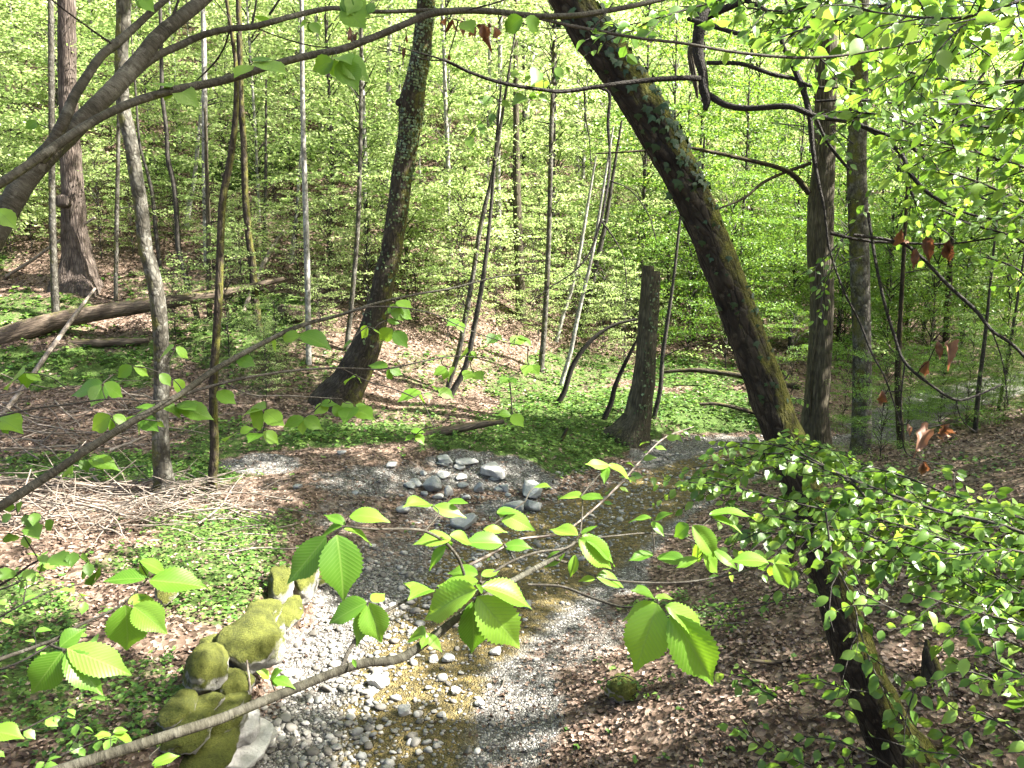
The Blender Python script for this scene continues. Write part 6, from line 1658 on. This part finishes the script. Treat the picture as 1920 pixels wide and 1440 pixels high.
# sunlit twig over the stream bend
T13 = thing('beech_twig', 'pale twig over the dark stream with small sunlit yellow green leaves', 'branch', tuple(at(893, 1054, 2.3)))
tw13 = [[(880, 1060, 5, 2.3), (893, 1053, 5, 2.3), (930, 1034, 5, 2.4), (973, 1012, 5, 2.5), (1050, 1000, 5, 2.6), (1107, 960, 4, 2.8), (1160, 910, 4, 2.9), (1205, 860, 3, 3.0), (1245, 822, 3, 3.1), (1300, 800, 2, 3.2)]]
leafy(T13, tw13, M['dead_wood'], M['bark_twig'], BEE, .045, 131, 120, twig_every=.16, twig_len=(.10, .30), step=.04, bare=.66, droop=.15, up=.5)
T14 = thing('beech_spray', 'sunlit spray of young beech leaves hanging in front of the furrowed tree', 'branch', tuple(at(1500, 440, 7.0)))
sp = [[(1600, 425, 3, 7.0), (1560, 470, 3, 7.0), (1530, 500, 2, 7.0), (1500, 515, 2, 7.0)], [(1580, 450, 3, 7.0), (1550, 530, 2, 7.0), (1540, 570, 2, 7.0), (1545, 600, 2, 7.0)], [(1620, 480, 3, 7.0), (1570, 500, 2, 7.0), (1530, 540, 2, 7.0)],
      [(1600, 270, 3, 6.5), (1560, 240, 2, 6.5), (1570, 260, 2, 6.5), (1590, 290, 2, 6.5)], [(1480, 700, 3, 6.2), (1460, 735, 2, 6.2), (1490, 745, 2, 6.2), (1510, 750, 2, 6.2)], [(1445, 230, 3, 6.5), (1540, 245, 2, 6.5), (1555, 275, 2, 6.5)]]
leafy(T14, sp, M['bark_thin'], M['bark_thin'], BEE, .065, 141, 200, twig_every=.14, twig_len=(.12, .38), step=.06, droop=.3, up=.4, bare=.05)

T15 = thing('hornbeam_shrub', 'dark leaved shrub shoots in the shade at the lower left edge', 'shrub', tuple(at(-20, 1300, 3.6)))
ls = [[(-40, 1180, 4, 3.6), (30, 1140, 4, 3.6), (90, 1110, 3, 3.7), (150, 1095, 2, 3.8)], [(-40, 1270, 4, 3.5), (40, 1240, 4, 3.5), (110, 1200, 3, 3.6), (170, 1170, 2, 3.7)], [(-40, 1400, 4, 3.6), (40, 1370, 3, 3.6), (120, 1330, 3, 3.7), (190, 1300, 2, 3.8)],
      [(60, 1470, 4, 3.6), (110, 1420, 3, 3.6), (180, 1390, 2, 3.7), (230, 1370, 2, 3.7)], [(-40, 1120, 4, 4.0), (40, 1090, 3, 4.0), (100, 1060, 2, 4.0)]]
leafy(T15, ls, M['bark_black'], M['bark_black'], DK, .055, 151, 200, twig_every=.15, twig_len=(.12, .32), step=.06, droop=.2, up=.7, mat='leaf_shade')
T16 = thing('low_shrub', 'sunlit low shrub of small leaves on the right bank beneath the hanging hornbeam leaves', 'shrub', tuple(G(1380, 1170)))
_d = project(G(1380, 1170))[2]
ls = [[(1530, 1120, 3, _d), (1470, 1125, 3, _d - .1), (1400, 1140, 3, _d - .1), (1300, 1150, 2, _d), (1240, 1160, 2, _d)], [(1500, 1160, 3, _d - .4), (1430, 1165, 3, _d - .4), (1360, 1170, 2, _d - .4), (1290, 1180, 2, _d - .4)], [(1480, 1130, 3, _d + .3), (1400, 1130, 2, _d + .3), (1340, 1130, 2, _d + .4)]]
leafy(T16, ls, M['bark_thin'], M['bark_thin'], BEE, .06, 161, 260, twig_every=.10, twig_len=(.12, .35), step=.055, droop=.2, up=.55, bare=.02)

T18 = thing('low_shrub', 'small leafy shoots growing over the shaggy mossy stone on the right bank', 'shrub', tuple(G(1190, 1290)))
_d = project(G(1170, 1310))[2]
ls = [[(1205, 1300, 3, _d), (1185, 1275, 2, _d - .05), (1160, 1268, 2, _d - .1), (1130, 1280, 2, _d - .1)], [(1190, 1310, 3, _d), (1200, 1280, 2, _d - .1), (1225, 1275, 2, _d - .15), (1260, 1262, 2, _d - .2)], [(1180, 1310, 2, _d - .1), (1195, 1300, 2, _d - .2), (1215, 1300, 2, _d - .25)]]
leafy(T18, ls, M['bark_thin'], M['bark_thin'], BEE, .055, 181, 120, twig_every=.10, twig_len=(.08, .2), step=.05, droop=.2, up=.5, bare=.05)

# ------------------------------------------------------------------ ivy
def ivy_on(P, Rr, f0, f1, n, a0, a1, seed, size, dens=None):
    r = np.random.default_rng(seed)
    Q, rr = resample(P, Rr, 300)
    T, X, Y = frames(Q)
    out = []
    while len(out) < n:
        i = int((f0 + (f1 - f0) * r.random()) * 299)
        a = r.normal(a0, a1)
        dirv = np.array([math.cos(a), -math.sin(abs(a)) if False else math.sin(a), 0])
        rad = nrm(dirv - T[i] * (dirv @ T[i]))
        p = Q[i] + rad * rr[i] * r.uniform(1.02, 1.14)
        if dens is not None and vnoise(np.array([p * 3.1])) [0] < dens:
            if r.random() < .8:
                continue
        dn = nrm(np.array([0, 0, -1.0]) + r.normal(0, .5, 3))
        out.append((p, dn - rad * (dn @ rad) * .7, rad + r.normal(0, .35, 3), size * r.uniform(.6, 1.3)))
    return out
def frac(P, py):
    a, b, _ = project(resample(P, np.ones(len(P)), 300)[0])
    return int(np.argmin(np.abs(b - py))) / 299
TI = thing('ivy_plant', 'dark glossy ivy climbing the upper part of the leaning trunk', 'ivy', tuple(P_LEAN[12]))
lv = ivy_on(P_LEAN, R_LEAN, frac(P_LEAN, 360), frac(P_LEAN, 10), 235, -.6, .95, 3, .056) + ivy_on(P_LEAN, R_LEAN, frac(P_LEAN, 760), frac(P_LEAN, 360), 60, -1.2, .8, 5, .045)
for q, (p, x, nn, s) in enumerate(lv):
    put_leaf(TI, IVYM[q % 3], p, x, nn, s)
TJ = thing('ivy_plant', 'speckled ivy covering the ivy clad tree from its knobbly bend upwards', 'ivy', tuple(P_IVY[6]))
mb = MB()
for (f0, f1, n, dn) in ((frac(P_IVY, 330), frac(P_IVY, -30), 1000, -.2), (frac(P_IVY, 640), frac(P_IVY, 330), 220, .1)):
    lv = ivy_on(P_IVY, R_IVY, f0, f1, n, -1.2, 1.0, 4, .062, dn)
    leaf_batch(mb, np.array([l[0] for l in lv]), np.array([l[1] for l in lv]), np.array([l[2] for l in lv]), np.array([l[3] for l in lv]), LEAF6, .8)
mb.build('foliage', M['ivy_pale'], TJ, tuple(P_IVY[6]), kind='stuff')
TK = thing('ivy_plant', 'thin ivy strands running up the shaded side of the tall snag', 'ivy', tuple(P_SNAG[3]))
mb = MB()
lv = ivy_on(P_SNAG, R_SNAG, .12, .98, 130, -1.3, .35, 6, .06)
leaf_batch(mb, np.array([l[0] for l in lv]), np.array([l[1] for l in lv]), np.array([l[2] for l in lv]), np.array([l[3] for l in lv]), LEAF6, .8)
mb.build('foliage', M['ivy_pale'], TK, tuple(P_SNAG[3]), kind='stuff')
bpy.context.view_layer.update()
